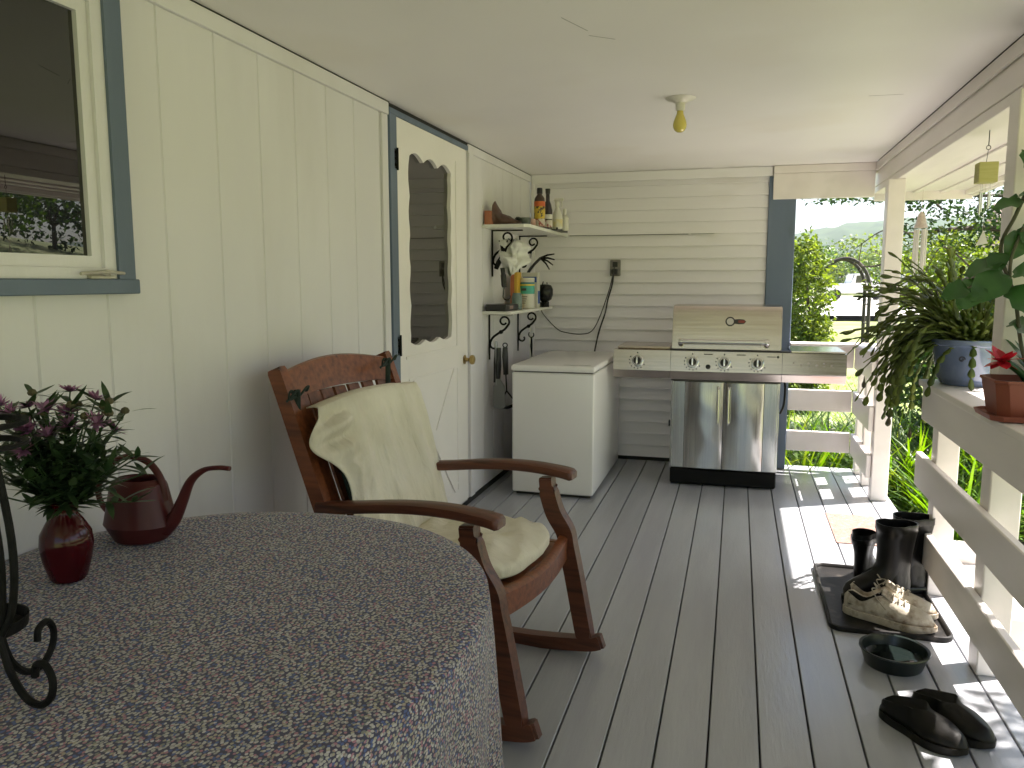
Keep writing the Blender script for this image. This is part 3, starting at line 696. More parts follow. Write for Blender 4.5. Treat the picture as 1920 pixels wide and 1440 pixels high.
bottle('glass_jar', 'clear greenish glass jar on the lower shelf beside the white tub', 'jar', -1.435, 5.24, Z2, [(.034, 0), (.036, .004), (.036, .085), (.03, .095), (.03, .11), (.001, .11)], pm('greenish_glass', (.16, .22, .2), rough=.12))
t = bottle('plastic_tub', 'white tub with aqua green and yellow label on the lower shelf', 'tub', -1.425, 5.46, Z2, [(.047, 0), (.05, .005), (.05, .165), (.046, .17)], OFFW,
       capmat=OFFW, capprof=[(.05, .1705), (.05, .188), (.046, .19)],
       bands=((.09, .14, .0506, pm('aqua_print', (.06, .38, .30), rough=.4)), (.1405, .15, .0506, pm('lemon_print', (.65, .52, .06), rough=.4)), (.1505, .162, .0506, pm('teal_print', (.03, .16, .2), rough=.4))))
m = MB()
for k in range(4): m.box(-.022 + .002 * k, .018 - .004 * k, -.0512, -.0508, .07 - .013 * k, .075 - .013 * k)
m.box(-.02, .012, -.0514, -.0508, .11, .125); m.build('print', pm('dark_ink', (.06, .07, .07), rough=.6), t); t.scale = (1.12, 1.12, 1.12)
t = thing('detergent_carton', 'white and blue carton on the lower shelf behind the tub', 'carton', (-1.42, 5.54, Z2))
m = MB(); m.box(-1.49, -1.372, 5.57, 5.64, Z2, Z2 + .25, bev=.002); cb = m.build('body', OFFW, t, smooth=False, world=True)
m = MB(); m.box(-1.3715, -1.371, 5.575, 5.635, Z2 + .03, Z2 + .12); m.box(-1.48, -1.38, 5.569, 5.5696, Z2 + .18, Z2 + .22); m.build('print', pm('blue_print', (.03, .08, .32), rough=.4), cb, smooth=False, world=True)
t = thing('small_lantern', 'small black metal lantern at the far end of the lower shelf', 'lantern', (-1.375, 5.80, Z2))
m = MB(); m.lathe([(.03, 0), (.032, .03), (.026, .04), (.05, .055), (.062, .09), (.062, .13), (.05, .155), (.045, .16), (.03, .165), (.001, .168)], n=24, cap0=True); m.build('body', pm('dark_metal', (.02, .019, .018), rough=.25, metal=.5), t)
m = MB(); m.tube([( .0, .06, .14), (.0, .078, .155), (.0, .07, .18)], .004); m.tube([(0, -.06, .14), (0, -.075, .16), (0, -.05, .185)], .004)
for a in range(6): m.box(-.045 + .016 * a, -.040 + .016 * a, -.035, -.03, 0, .04)
m.build('handle', IRON, t)

# hanging things
def hang(name, label, cat, loc):
    o = thing(name, label, cat, loc); o.scale = (1.25, 1.6, 1.18) if cat not in ('hook', 'garden tool') else (1.1, 1.3, 1.1); return o
t = hang('garden_fork', 'small black hand fork hanging tines up from the near upper bracket', 'garden fork', (-1.46, 5.0, 1.5))
m = MB()
m.tube([(-.04, 0, -.055), (-.025, 0, -.02), (0, 0, .02)], [.012, .014, .012], 8)
for k in range(4):
    a = R(66 + 12 * k); m.tube([(0, 0, .01), (.045 * math.cos(a), 0, .045 * math.sin(a) + .02), (.10 * math.cos(a) * 1.1, 0, .10 * math.sin(a))], [.007, .006, .003], 6)
m.build('head', IRON, t)
m = MB(); m.tube(smooth_pts([(-.005, 0, -.05), (.0, 0, -.09), (.005, 0, -.155)]), [.012] * 6 + [.015] * 6 + [.012], 8); m.tube(spiral((.018, 0, -.205), .02, .018, 150, 380, n=14), .0035, 6); m.tube([(.004, 0, -.15), (-.0, 0, -.195)], .004, 6); m.build('handle', BLACK, t)
t = hang('cultivator', 'black clawed hand cultivator hanging from the far upper bracket', 'garden tool', (-1.36, 5.60, 1.52))
m = MB()
for k in range(4):
    a = R(22 - 22 * k); m.tube([(0, 0, 0), (.05 * math.cos(a), -.0, .05 * math.sin(a)), (.095 * math.cos(a - .12), 0, .095 * math.sin(a - .12))], [.007, .006, .004], 6)
m.build('claw', IRON, t)
m = MB(); m.tube(smooth_pts([(0, 0, 0), (-.05, 0, -.05), (-.085, 0, -.10), (-.095, 0, -.15)]), .009, 8); m.build('handle', BLACK, t)
BAG = pm('white_thin_plastic', (.62, .62, .58), (.7, .7, .66), scale=10, rough=.3, bump=.3, bscale=25, trans=0)
m = MB()
def bag(u, v):
    a = 2 * math.pi * v; z = -lerp(0, .27, u)
    r = (.015 + .10 * math.sin(math.pi * min(1, u * .90 + .06)) ** .7) * (1 + .9 * noise.noise(V(u * 3, math.cos(a) * 1.2, math.sin(a) * 1.2)) + .35 * noise.noise(V(u * 9, math.cos(a) * 4, math.sin(a) * 4)) + .25 * math.sin(a * 5 + u * 3) * (1 - u))
    return V(r * math.cos(a) * .8 + .02, r * math.sin(a) * 1.35 - .06 * u * u, z * (1 - .12 * math.sin(a * 2)))
m.grid(bag, 20, 48); bmesh.ops.remove_doubles(m.bm, verts=m.bm.verts, dist=1e-4)
o = m.build('plastic_bag', BAG, sharp=180); o.scale = (.8, .8, .82); o.location = (-1.43, 5.12, 1.62); o.rotation_euler = (R(-14), 0, 0); tag(o, 'crumpled white plastic bag hanging under the upper shelf', 'bag')
t = hang('potato_masher', 'black handled masher with triangular wire head hanging under the lower shelf', 'masher', (-1.44, 4.97, .93))
m = MB(); m.tube([(0, 0, 0), (.0, 0, -.05), (.004, 0, -.15)], [.014, .017, .014], 10, flat=.6); m.tube(spiral((0, 0, .012), .012, .012, -80, 260, n=12), .003, 6); m.build('handle', BLACK, t)
m = MB(); m.tube([(.004, 0, -.15), (.008, 0, -.24)], .004, 6); m.tube([(.008, 0, -.24), (-.03, 0, -.315), (-.03, .0, -.33)], .004, 6); m.tube([(.008, 0, -.24), (.055, 0, -.30), (.055, 0, -.315)], .004, 6)
m.tube(smooth_pts([(-.038, -.015, -.33), (-.01, .01, -.335), (.02, -.01, -.33), (.055, .01, -.315)]), .009, 8); m.build('head', IRON, t)
t = hang('grill_spatula', 'black spatula with wide grey blade hanging beside the masher', 'spatula', (-1.47, 4.93, .93))
m = MB(); m.tube([(0, 0, .0), (-.002, 0, -.10), (-.004, 0, -.17)], [.012, .016, .012], 10, flat=.6); m.build('handle', BLACK, t)
m = MB(); m.prism([(-.006, -.17), (.006, -.17), (.03, -.21), (.034, -.32), (.022, -.335), (-.026, -.335), (-.034, -.32), (-.03, -.21)], -.002, .002, 'y'); m.build('blade', pm('grey_steel', (.2, .2, .19), rough=.35, metal=.8), t, smooth=False)
t = hang('kitchen_tongs', 'pair of slim black tongs hanging from the lower near bracket', 'tongs', (-1.495, 4.95, .97))
m = MB(); m.tube([(0, 0, .0), (-.008, .01, -.12), (-.012, .014, -.23)], [.006, .010, .008], 8, flat=.5); m.build('arm', BLACK, t)
m = MB(); m.tube([(0, 0, .0), (.01, -.008, -.12), (.008, -.01, -.24)], [.006, .010, .008], 8, flat=.5); m.build('arm', pm('satin_steel', (.3, .3, .29), rough=.3, metal=1), t)
t = hang('iron_hook', 'slim black iron hook tool hanging from the far lower bracket', 'hook', (-1.44, 5.66, .95))
m = MB(); m.tube([(0, 0, .0), (0, 0, -.06), (.004, 0, -.13)], [.006, .008, .003], 8); m.tube(spiral((0, 0, .018), .02, .016, 130, 400, n=14), .004, 6); m.build('shaft', IRON, t)

# ================================================================== TABLE
TCX, TCY, TRX, TRY, TZ = -1.0, 1.2, .58, .665, .742
def tab(a, k=1.0):
    x = TCX + TRX * k * math.copysign(abs(math.cos(a)) ** .93, math.cos(a)); y = TCY + TRY * k * math.copysign(abs(math.sin(a)) ** .93, math.sin(a))
    return max(x, XL + .008), y
t = thing('dining_table', 'small oval porch table hidden under the floral tablecloth', 'table', (TCX, TCY, 0))
m = MB(); ring0 = [V(*tab(2 * math.pi * i / 72, .985), TZ - .03) for i in range(72)]
m.loft([[v.copy() for v in ring0], [v + V(0, 0, .025) for v in ring0]]); m.build('tabletop', CHAIR, t, smooth=False, world=True)
m = MB(); m.lathe([(.06, 0.03), (.045, .1), (.04, .4), (.06, .7), (.15, .711)], (TCX, TCY, 0), n=20); m.build('pedestal', CHAIR, t, world=True)
for k in range(4):
    a = k * math.pi / 2 + .5; m = MB(); m.tube([(TCX, TCY, .1), (TCX + .2 * math.cos(a), TCY + .2 * math.sin(a), .09), (TCX + .36 * math.cos(a), TCY + .36 * math.sin(a), .02)], [.035, .03, .02], 8); m.build('leg', CHAIR, t, world=True)
# cloth with floral print
def cloth_mat():
    m = bpy.data.materials.new('floral_tablecloth'); m.use_nodes = True
    n = m.node_tree.nodes; l = m.node_tree.links; b = n['Principled BSDF']
    uv = n.new('ShaderNodeUVMap')
    dn = n.new('ShaderNodeTexNoise'); dn.inputs['Scale'].default_value = 60; l.new(uv.outputs[0], dn.inputs['Vector'])
    ad = n.new('ShaderNodeMixRGB'); ad.blend_type = 'ADD'; ad.inputs[0].default_value = .006
    l.new(uv.outputs[0], ad.inputs[1]); l.new(dn.outputs['Color'], ad.inputs[2])
    mp = n.new('ShaderNodeMapping'); mp.inputs['Scale'].default_value = (1.1, .85, 1); mp.inputs['Rotation'].default_value = (0, 0, .3); l.new(ad.outputs[0], mp.inputs[0])
    vo = n.new('ShaderNodeTexVoronoi'); vo.inputs['Scale'].default_value = 175; vo.voronoi_dimensions = '2D'
    l.new(mp.outputs[0], vo.inputs['Vector'])
    sep = n.new('ShaderNodeSeparateColor'); l.new(vo.outputs['Color'], sep.inputs[0])
    # cell colour ramp
    cr = n.new('ShaderNodeValToRGB'); cr.color_ramp.interpolation = 'CONSTANT'
    cols = [(0, (.44, .41, .38)), (.24, (.32, .30, .29)), (.40, (.36, .17, .22)), (.52, (.36, .32, .24)), (.63, (.08, .11, .26)), (.78, (.19, .20, .17)), (.86, (.34, .22, .20)), (.92, (.52, .48, .48))]
    e = cr.color_ramp.elements
    e[0].position = 0; e[0].color = cols[0][1] + (1,); e[1].position = cols[1][0]; e[1].color = cols[1][1] + (1,)
    for p, c in cols[2:]:
        q = e.new(p); q.color = c + (1,)
    # regional drift: patches that lean pink or blue
    nz = n.new('ShaderNodeTexNoise'); nz.inputs['Scale'].default_value = 14; l.new(uv.outputs[0], nz.inputs['Vector'])
    ma = n.new('ShaderNodeMath'); ma.operation = 'MULTIPLY_ADD'; ma.inputs[1].default_value = 1.5; l.new(nz.outputs['Fac'], ma.inputs[0])
    mb = n.new('ShaderNodeMath'); mb.operation = 'ADD'; mb.inputs[1].default_value = -.75; l.new(sep.outputs[0], mb.inputs[0]); l.new(mb.outputs[0], ma.inputs[2])
    fr = n.new('ShaderNodeMath'); fr.operation = 'FRACT'; l.new(ma.outputs[0], fr.inputs[0]); l.new(fr.outputs[0], cr.inputs[0])
    th = n.new('ShaderNodeMapRange'); th.inputs[1].default_value = .40; th.inputs[2].default_value = .52; th.inputs[3].default_value = 1; th.inputs[4].default_value = 0
    l.new(vo.outputs['Distance'], th.inputs[0])
    base = n.new('ShaderNodeMixRGB'); base.inputs[1].default_value = (.035, .046, .10, 1); base.inputs[2].default_value = (.07, .05, .08, 1); l.new(nz.outputs['Fac'], base.inputs[0])
    mx = n.new('ShaderNodeMixRGB'); l.new(th.outputs[0], mx.inputs[0]); l.new(base.outputs[0], mx.inputs[1]); l.new(cr.outputs[0], mx.inputs[2])
    l.new(mx.outputs[0], b.inputs['Base Color']); b.inputs['Roughness'].default_value = .85
    b.inputs['Sheen Weight'].default_value = .15
    return m
NA, NT, ND = 220, 18, 26
m = MB(); uvl = m.bm.loops.layers.uv.new('UVMap'); rows = []
uvc = {}
for i in range(NA):
    a = 2 * math.pi * i / NA; col = []
    ex, ey = tab(a)
    for j in range(1, NT + 1):
        k = (j / NT) ** .8; x, y = lerp(TCX, ex, k), lerp(TCY, ey, k)
        z = TZ + .0012 * noise.noise(V(x * 9, y * 9, 0)) - (.004 * max(0, k - .96) / .04) ** 1
        v = m.bm.verts.new((x, y, z)); uvc[v] = (x, y); col.append(v)
    wav = 1
    drop = .40 + .05 * math.sin(a * 4) ** 2
    dirv = V(math.cos(a), math.sin(a) * .95, 0).normalized()
    for j in range(1, ND + 1):
        s_ = j / ND; d = drop * s_
        fold = math.sin(a * 19 + 1.3 * math.sin(a * 5)) * .6 + math.sin(a * 37 + 2) * .3
        off = .008 * (1 - math.exp(-s_ * 9)) + .026 * s_ * fold * s_ ** .1 + .004 * s_
        x = ex + dirv.x * off; y = ey + dirv.y * off
        x = max(x, XL + .006 + .002 * s_)
        z = TZ - .004 - d - .012 * (1 - math.exp(-s_ * 20)) * 0
        v = m.bm.verts.new((x, y, z)); uvc[v] = (x + dirv.x * d, y + dirv.y * d); col.append(v)
    rows.append(col)
cen = m.bm.verts.new((TCX, TCY, TZ)); uvc[cen] = (TCX, TCY)
for i in range(NA):
    A, B = rows[i], rows[(i + 1) % NA]
    m.bm.faces.new((cen, A[0], B[0]))
    for j in range(len(A) - 1): m.bm.faces.new((A[j], A[j + 1], B[j + 1], B[j]))
for fa in m.bm.faces:
    for lp in fa.loops: lp[uvl].uv = uvc[lp.vert]
o = m.build('tablecloth', cloth_mat(), loc=(TCX, TCY, TZ), sharp=180); tag(o, 'floral patterned cloth in blue, pink and cream draped over the porch table', 'tablecloth')

# ================================================================== RUBY VASE AND BOUQUET
vx, vy = -1.302, 1.275
t = thing('glass_vase', 'ruby red glass vase holding flowers on the tablecloth', 'vase', (vx, vy, TZ + .003))
m = MB(); m.lathe([(.001, .003), (.034, .001), (.040, .008), (.051, .045), (.056, .075), (.053, .10), (.038, .125), (.027, .140), (.0265, .15), (.034, .165), (.040, .172), (.0375, .172), (.030, .162), (.0235, .15), (.024, .14), (.035, .122), (.049, .098), (.052, .075), (.046, .045), (.034, .012), (.001, .01)], n=40)
m.build('vessel', REDGL, t); t.scale = (.9, .9, 1)
t = thing('flower_bouquet', 'bouquet of pink purple flowers and narrow dark green leaves in the vase', 'flowers', (vx, vy, TZ + .14))
m = MB(); st = MB(); heads = []
br = random.Random(3)
for k in range(88):
    a = br.uniform(0, 2 * math.pi); sp = br.uniform(.1, 1) ** .8
    ex = .18 * sp * math.cos(a); ey = .11 * sp * math.sin(a); ez = br.uniform(.09, .262) - .05 * sp
    if XL + .03 > vx + ex: ex = XL + .03 - vx
    pts = smooth_pts([(0.012 * math.cos(a), .012 * math.sin(a), -.05), (.018 * math.cos(a), .018 * math.sin(a), .02), (ex * .55, ey * .55, ez * .55 + .01), (ex, ey, ez)], 5)
    st.tube(pts, .0016, 5)
    for q in range(13):
        p = pts[min(len(pts) - 1, int(5 + q))] if q + 5 < len(pts) else pts[-1]
        b_ = br.uniform(0, 2 * math.pi); d = V(math.cos(b_), math.sin(b_), br.uniform(.0, 1.0))
        m.blade(p, d, br.uniform(.04, .075), br.uniform(.010, .017), droop=br.uniform(-.1, .7), seg=4)
    heads.append((pts[-1], (pts[-1] - pts[-3]).normalized()))
for k in range(110):   # base tuft of broad leaves
    a = br.uniform(0, 2 * math.pi); m.blade((.02 * math.cos(a), .02 * math.sin(a), .03), (math.cos(a) * .7, math.sin(a) * .7, br.uniform(1.1, 2.6)), br.uniform(.06, .11), br.uniform(.012, .02), droop=.2, seg=5)
st.build('stems', BOUQ, t); m.build('foliage', BOUQ, t, sharp=180)
def flower(p, d, par, mat, n=15, L=.029, w=.008):
    m = MB(); u = d.orthogonal().normalized(); vv = d.cross(u)
    for k in range(n * 2):
        a = 2 * math.pi * k / n + br.uniform(-.15, .15); dd = (u * math.cos(a) + vv * math.sin(a)) * 1 + d * br.uniform(.25, .95)
        m.blade(p, dd, L * br.uniform(.7, 1.1), w, droop=.2, seg=3)
    return m.build('flower', mat, par, sharp=180)
BUD = pm('dark_bud', (.06, .045, .03), (.10, .09, .04), scale=60, rough=.8)
for i, (p, d) in enumerate(sorted(heads, key=lambda h_: -h_[0].z)[:34]):
    if i % 2 == 0: flower(p, d, t, PINK)
    else:
        m = MB(); m.lathe([(.001, -.002), (.007, .0), (.009, .005), (.006, .011), (.001, .013)], p, n=8); m.build('bud', BUD, t)

# ================================================================== WATERING CAN
cx, cy = -1.345, 1.535
t = thing('watering_can', 'maroon plastic watering can with long curved spout on the tablecloth', 'watering can', (cx, cy, TZ + .003))
def oval(rx, ry, z, dx=0, n=36): return [V(dx + rx * math.cos(2 * math.pi * i / n), ry * math.sin(2 * math.pi * i / n), z) for i in range(n)]
m = MB(); m.loft([oval(.052, .046, 0), oval(.058, .051, .004), oval(.078, .063, .038), oval(.080, .065, .042), oval(.079, .064, .046), oval(.071, .058, .085), oval(.062, .051, .130), oval(.058, .047, .137, .002), oval(.049, .040, .145, .004), oval(.047, .037, .148, .0), oval(.044, .035, .140, 0), oval(.05, .04, .10, 0), oval(.05, .04, .03)], cap1=True)
m.build('body', WCAN, t, sharp=22)
m = MB(); m.tube(smooth_pts([(.060, 0, .028), (.085, 0, .055), (.108, 0, .10), (.132, 0, .150), (.165, 0, .178), (.20, 0, .186), (.228, 0, .186)], 6), [lerp(.018, .0055, min(1, i / 26)) for i in range(37)], 14)
m.build('spout', WCAN, t); t.scale = (1.1, 1.1, 1.0)
m = MB(); m.tube(smooth_pts([(.066, 0, .098), (.058, 0, .148), (.030, 0, .186), (-.012, 0, .198), (-.052, 0, .188), (-.086, 0, .155), (-.106, 0, .11), (-.098, 0, .075), (-.072, 0, .048)], 6), .0078, 12, flat=.8)
m.build('handle', WCAN, t)

# ================================================================== WROUGHT IRON CANDLE STAND
t = thing('candle_stand', 'black wrought iron candle stand with scroll feet at the near left of the table', 'candle stand', (-1.022, .868, TZ + .003))
m = MB()
def scroll3(base, ang, pts, r=.0055):
    m.tube(smooth_pts([(base[0] + p[0] * math.cos(ang), base[1] + p[0] * math.sin(ang), base[2] + p[1]) for p in pts], 7), r, 8)
foot = [(-.0, .14), (.005, .09), (.018, .045), (.045, .012), (.075, .006), (.098, .024), (.104, .050), (.092, .070), (.074, .066), (.070, .048)]
for i in range(3):
    m = MB(); a = R((-10, 100, 220)[i]); scroll3((0, 0, 0), a, [(p[0] * 1.12, p[1]) for p in foot]); m.build('foot', IRON, t)
for dx, dy in ((0, 0), (.018, .006)):
    m = MB(); m.tube(smooth_pts([(.0 + dx * .2, 0, .09), (.012 + dx * .7, .0 + dy, .14), (.014 + dx, .0 + dy, .24), (-.012 + dx, dy, .40)], 6), .0055, 8); m.build('upright', IRON, t)
m = MB(); m.lathe([(.001, .083), (.05, .083), (.058, .088), (.060, .105), (.057, .105), (.054, .09), (.001, .088)], (-.05, .02, 0), n=30); m.build('drip_dish', IRON, t)
m = MB(); m.lathe([(.001, .102), (.03, .102), (.032, .10), (.032, .0885)], (-.06, .02, 0), n=24); m.build('candle', pm('dusky_pink_wax', (.30, .12, .13), rough=.5), t)
m = MB(); m.lathe([(.064, .40), (.073, .403), (.073, .409), (.064, .409), (.064, .40)], (-.02, 0, 0), n=36); m.lathe([(.05, .372), (.058, .375), (.058, .38), (.05, .38), (.05, .372)], (.0, 0, 0), n=30)
m.build('top_ring', IRON, t)

# ================================================================== ROCKING CHAIR  (local frame: +X front, +Y far side, z up)
t = chair = thing('rocking_chair', 'red brown wooden rocking chair with cream cotton cover beside the table', 'rocking chair', (-.585, 2.445, 0), R(-8))
def slab(pts, wdt, thk, y, name, bev=.006, par=None, mat=CHAIR):
    """board following pts in x/z, width (in plane) wdt list, thickness thk in y"""
    P = [Vector((p[0], 0, p[1])) for p in pts]; n = len(P); wl = wdt if isinstance(wdt, (list, tuple)) else [wdt] * n
    L, Rr = [], []
    for i in range(n):
        d = (P[min(i + 1, n - 1)] - P[max(i - 1, 0)]).normalized(); nn = Vector((-d.z, 0, d.x))
        L.append(P[i] + nn * wl[i] / 2); Rr.append(P[i] - nn * wl[i] / 2)
    poly = [(p.x, p.z) for p in L] + [(p.x, p.z) for p in reversed(Rr)]
    m = MB(); m.prism(poly, y - thk / 2, y + thk / 2, 'y')
    bmesh.ops.bevel(m.bm, geom=[e for e in m.bm.edges if abs(e.verts[0].co.y - e.verts[1].co.y) < 1e-6], offset=bev, segments=2, affect='EDGES')
    return m.build(name, mat, par or chair, sharp=35)
sp2 = lambda pts, n=6: [(p.x, p.z) for p in smooth_pts([(a, 0, b) for a, b in pts], n)]
rock = sp2([(.115, .063), (.05, .043), (-.15, .022), (-.35, .020), (-.55, .040), (-.72, .085), (-.80, .115)])
for y in (-.315, .315):
    slab(rock, [.048] * len(rock), .045, y, 'rocker', bev=.009, mat=CHAIRD)
    post = sp2([(-.105, .648), (-.098, .60), (-.072, .52), (-.032, .455), (-.020, .40), (.002, .30), (.05, .06)])
    slab(post, [.048] * 6 + [.060] * (len(post) - 6), .046, y, 'front_post', mat=CHAIRD)
    slab([(-.57, .40), (-.60, .2), (-.63, .07)], .045, .042, y, 'rear_leg')
    bp = sp2([(-.795, 1.075), (-.765, 1.0), (-.69, .80), (-.60, .56), (-.545, .40)])
    slab(bp, [.052] * len(bp), .036, y * .98, 'back_post')
    arm = sp2([(-.0, .664), (-.06, .674), (-.18, .682), (-.33, .676), (-.50, .655), (-.64, .640)])
    m = MB(); hw = [.034, .036, .034, .028, .024, .022]
    k = len(arm); rings = []
    for i, (ax, az) in enumerate(arm):
        w_ = lerp(.036, .022, i / k) * (.8 if i == 0 else 1); th_ = .017 if i else .013
        rings.append([V(ax, y - w_, az - th_ + .005), V(ax, y - w_ + .005, az - th_), V(ax, y + w_ - .005, az - th_), V(ax, y + w_, az - th_ + .005), V(ax, y + w_, az + th_ - .006), V(ax, y + w_ - .008, az + th_), V(ax, y - w_ + .008, az + th_), V(ax, y - w_, az + th_ - .006)])
    m.loft(rings); m.build('armrest', CHAIRD, chair, sharp=50)
# crest rail, arched
m = MB()
def crest(u):
    y = lerp(-.292, .292, u); bow = .028 * math.sin(math.pi * u); return y, bow
rings = []
for i in range(25):
    u = i / 24; y, bow = crest(u); zt = 1.065 + .030 * math.sin(math.pi * u) ; zb = .978 + .01 * math.sin(math.pi * u)
    xt = -.782 - bow; xb = -.748 - bow
    rings.append([V(xt - .011, y, zt - .004), V(xt, y, zt), V(xt + .011, y, zt - .004), V(xb + .011, y, zb + .003), V(xb, y, zb), V(xb - .011, y, zb + .003)])
m.loft(rings); m.build('crest_rail', CHAIR, chair, sharp=40)
for k in range(7):
    y = lerp(-.24, .24, k / 6); m = MB(); m.loft([[V(x_ - .006, y - .031, z_), V(x_ + .006, y - .031, z_), V(x_ + .006, y + .031, z_), V(x_ - .006, y + .031, z_)] for x_, z_ in ((-.755 - .026 * math.sin(math.pi * (k + .5) / 7), .984), (-.67, .72), (-.56, .43))]); m.build('slat', CHAIR, chair)
# seat frame
m = MB(); rings = []
for i in range(17):
    u = i / 16; y = lerp(-.293, .293, u); dip = .018 * math.sin(math.pi * u); bow = .028 * math.sin(math.pi * u)
    x = -.028 + bow
    rings.append([V(x - .012, y, .36 - dip * .3), V(x + .012, y, .36 - dip * .3), V(x + .012, y, .435 - dip), V(x, y, .444 - dip), V(x - .02, y, .444 - dip)])
m.loft(rings); m.build('front_rail', CHAIR, chair, sharp=40)
m = MB(); m.box(-.55, -.045, -.31, -.28, .36, .42, bev=.004); m.build('side_rail', CHAIR, chair, smooth=False)
m = MB(); m.box(-.55, -.045, .28, .31, .36, .42, bev=.004); m.build('side_rail', CHAIR, chair, smooth=False)
m = MB(); m.box(-.54, -.03, -.279, .279, .405, .419, bev=.003); m.build('seat', CHAIR, chair, smooth=False)
m = MB(); m.tube([(-.6, -.3, .2), (-.6, .3, .2)], .012, 10); m.build('stretcher', CHAIR, chair)

# seat cushion (top-level soft goods)
ow = Matrix.Translation((-.585, 2.445, 0)) @ Matrix.Rotation(R(-8), 4, 'Z')
def soft(name, fn, nu, nv, mat, label, cat, solid=.006, loc=(-.585, 2.445, 0), closed=False):
    m = MB(); m.grid(fn, nu, nv)
    if closed: bmesh.ops.remove_doubles(m.bm, verts=m.bm.verts, dist=1e-4)
    o = m.build(name, mat, solid=0 if closed else solid, sharp=180)
    o.location = loc; o.rotation_euler = (0, 0, R(-8)); return tag(o, label, cat)
def seatc(u, v):
    a = 2 * math.pi * u; b = math.pi * (v - .5)
    ca = math.copysign(abs(math.cos(a)) ** .55, math.cos(a)); sa = math.copysign(abs(math.sin(a)) ** .55, math.sin(a)); cb = max(0, math.cos(b)) ** .45
    x = -.265 + .245 * ca * cb; y = .005 + .255 * sa * cb
    z = .4565 + .034 * math.copysign(abs(math.sin(b)) ** .8, math.sin(b))
    if z > .456: z += .022 * (1 - ((x + .265) / .26) ** 2) + .016 * noise.noise(V(x * 6, y * 6, 1)) + .012 * noise.noise(V(x * 17, y * 8, 4)) + .006 * math.sin(x * 60 + y * 25 + 3 * noise.noise(V(x * 5, y * 5, 0))) + .010 * math.exp(-((x + .06) / .08) ** 2)
    z = max(z, .4205)
    x += .012 * noise.noise(V(x * 9, y * 9, 3 + z)); y += .012 * noise.noise(V(x * 8, y * 12, 8 + z))
    return V(x, y, z)
soft('seat_cushion', seatc, 72, 30, CREAM, 'puffy cream cushion on the seat of the rocking chair', 'cushion', closed=True)
# back pad dark green with ties
def backpt(s, y, off):     # s metres along the back upward from the seat
    x = -.545 - .30 * s * 1.0 - .02 * s * s; z = .43 + s * .93
    n_ = V(.93, 0, .30).normalized(); return V(x, y, z) + n_ * off
bp_ = thing('back_cushion', 'dark green back cushion tied to the rocking chair posts, mostly under a cream cover', 'cushion', (-.585, 2.445, 0), R(-8))
m = MB()
def pad(u, v):
    a = 2 * math.pi * u; b = math.pi * (v - .5)
    ca = math.copysign(abs(math.cos(a)) ** .4, math.cos(a)); sa = math.copysign(abs(math.sin(a)) ** .4, math.sin(a)); cb = max(0, math.cos(b)) ** .4
    return backpt(.30 + .245 * ca * cb, .245 * sa * cb, .046 + .024 * math.sin(b))
m.grid(pad, 48, 20); bmesh.ops.remove_doubles(m.bm, verts=m.bm.verts, dist=1e-4); m.build('pad', GREENF, bp_, sharp=180)
for y, sg in ((-.30, -1), (.235, 1)):
    m = MB(); 
    zt = 1.0 if sg < 0 else 1.055
    P0 = V(-.745, y, zt - .01)
    m.tube(smooth_pts([P0 + V(.02, .0, -.13), P0 + V(.022, 0, -.05), P0 + V(.024, 0, .02)]), .010, 6, flat=.35)
    m.tube(smooth_pts([P0 + V(.024, -.055, -.012), P0 + V(.04, -.02, .02), P0 + V(.03, .0, .0), P0 + V(.04, .03, .028), P0 + V(.02, .05, .01)]), [.007] * 25, 6, flat=.5)
    m.tube(smooth_pts([P0 + V(.026, -.01, .0), P0 + V(.034, -.045, .022), P0 + V(.03, -.05, -.004), P0 + V(.026, -.01, 0)]), .006, 6, flat=.5)
    m.build('tie', GREENF, bp_)
# cream throw over the back pad
def throw(u, v):
    # u 0..1 near to far, v 0..1 top to bottom
    s_ = lerp(.553, -.01, v); y = lerp(-.278, .290, u)
    off = .087 + .010 * math.sin(u * 9 + v * 2) * .5
    # widening to the near side at the top quarter: a slack sleeve of cloth
    if u < .25:
        k = (1 - u / .25)
        bul = math.exp(-((v - .22) / .13) ** 2) * .115 - .02 * math.exp(-((v - .52) / .13) ** 2) + .035 * math.exp(-((v - .95) / .25) ** 2)
        y -= k * bul; off += .022 * math.sin(math.pi * k) * math.exp(-((v - .2) / .2) ** 2) * math.sin(v * 42 + u * 8) - .01 * k
    # top roll over the pad
    if v < .07: s_ = .553 - .05 * ((v / .07) - .0) * .3; off = lerp(.02, .084, (v / .07) ** .5)
    # long folds
    fan = (u - .5) * (1 - .25 * v)
    w1 = .012 * (1 - 2 * abs(math.sin(fan * 11 + .5 + .8 * noise.noise(V(u * 2, v * 2, 0)))) ** .6) * (.35 + v) + .008 * math.sin(fan * 26 + 1.2) * (.25 + v) + .0065 * math.sin(fan * 55 + v * 3) * v ** .5
    amp = 1 if (u < .45 or u > .75) else .4
    off += w1 * amp + .004 * noise.noise(V(u * 9, v * 7, 3))
    tp = .035 * (1 - abs(2 * u - 1) ** 3) if v < .5 else 0
    s_ += .02 * math.sin(math.pi * u) * (1 - v) + .012 * u * (1 - v)
    y += .03 * v * (u - .2)
    return backpt(s_, y, off)
soft('cotton_throw', throw, 110, 90, CREAM, 'cream cotton cover draped over the back of the rocking chair', 'throw', solid=.004)
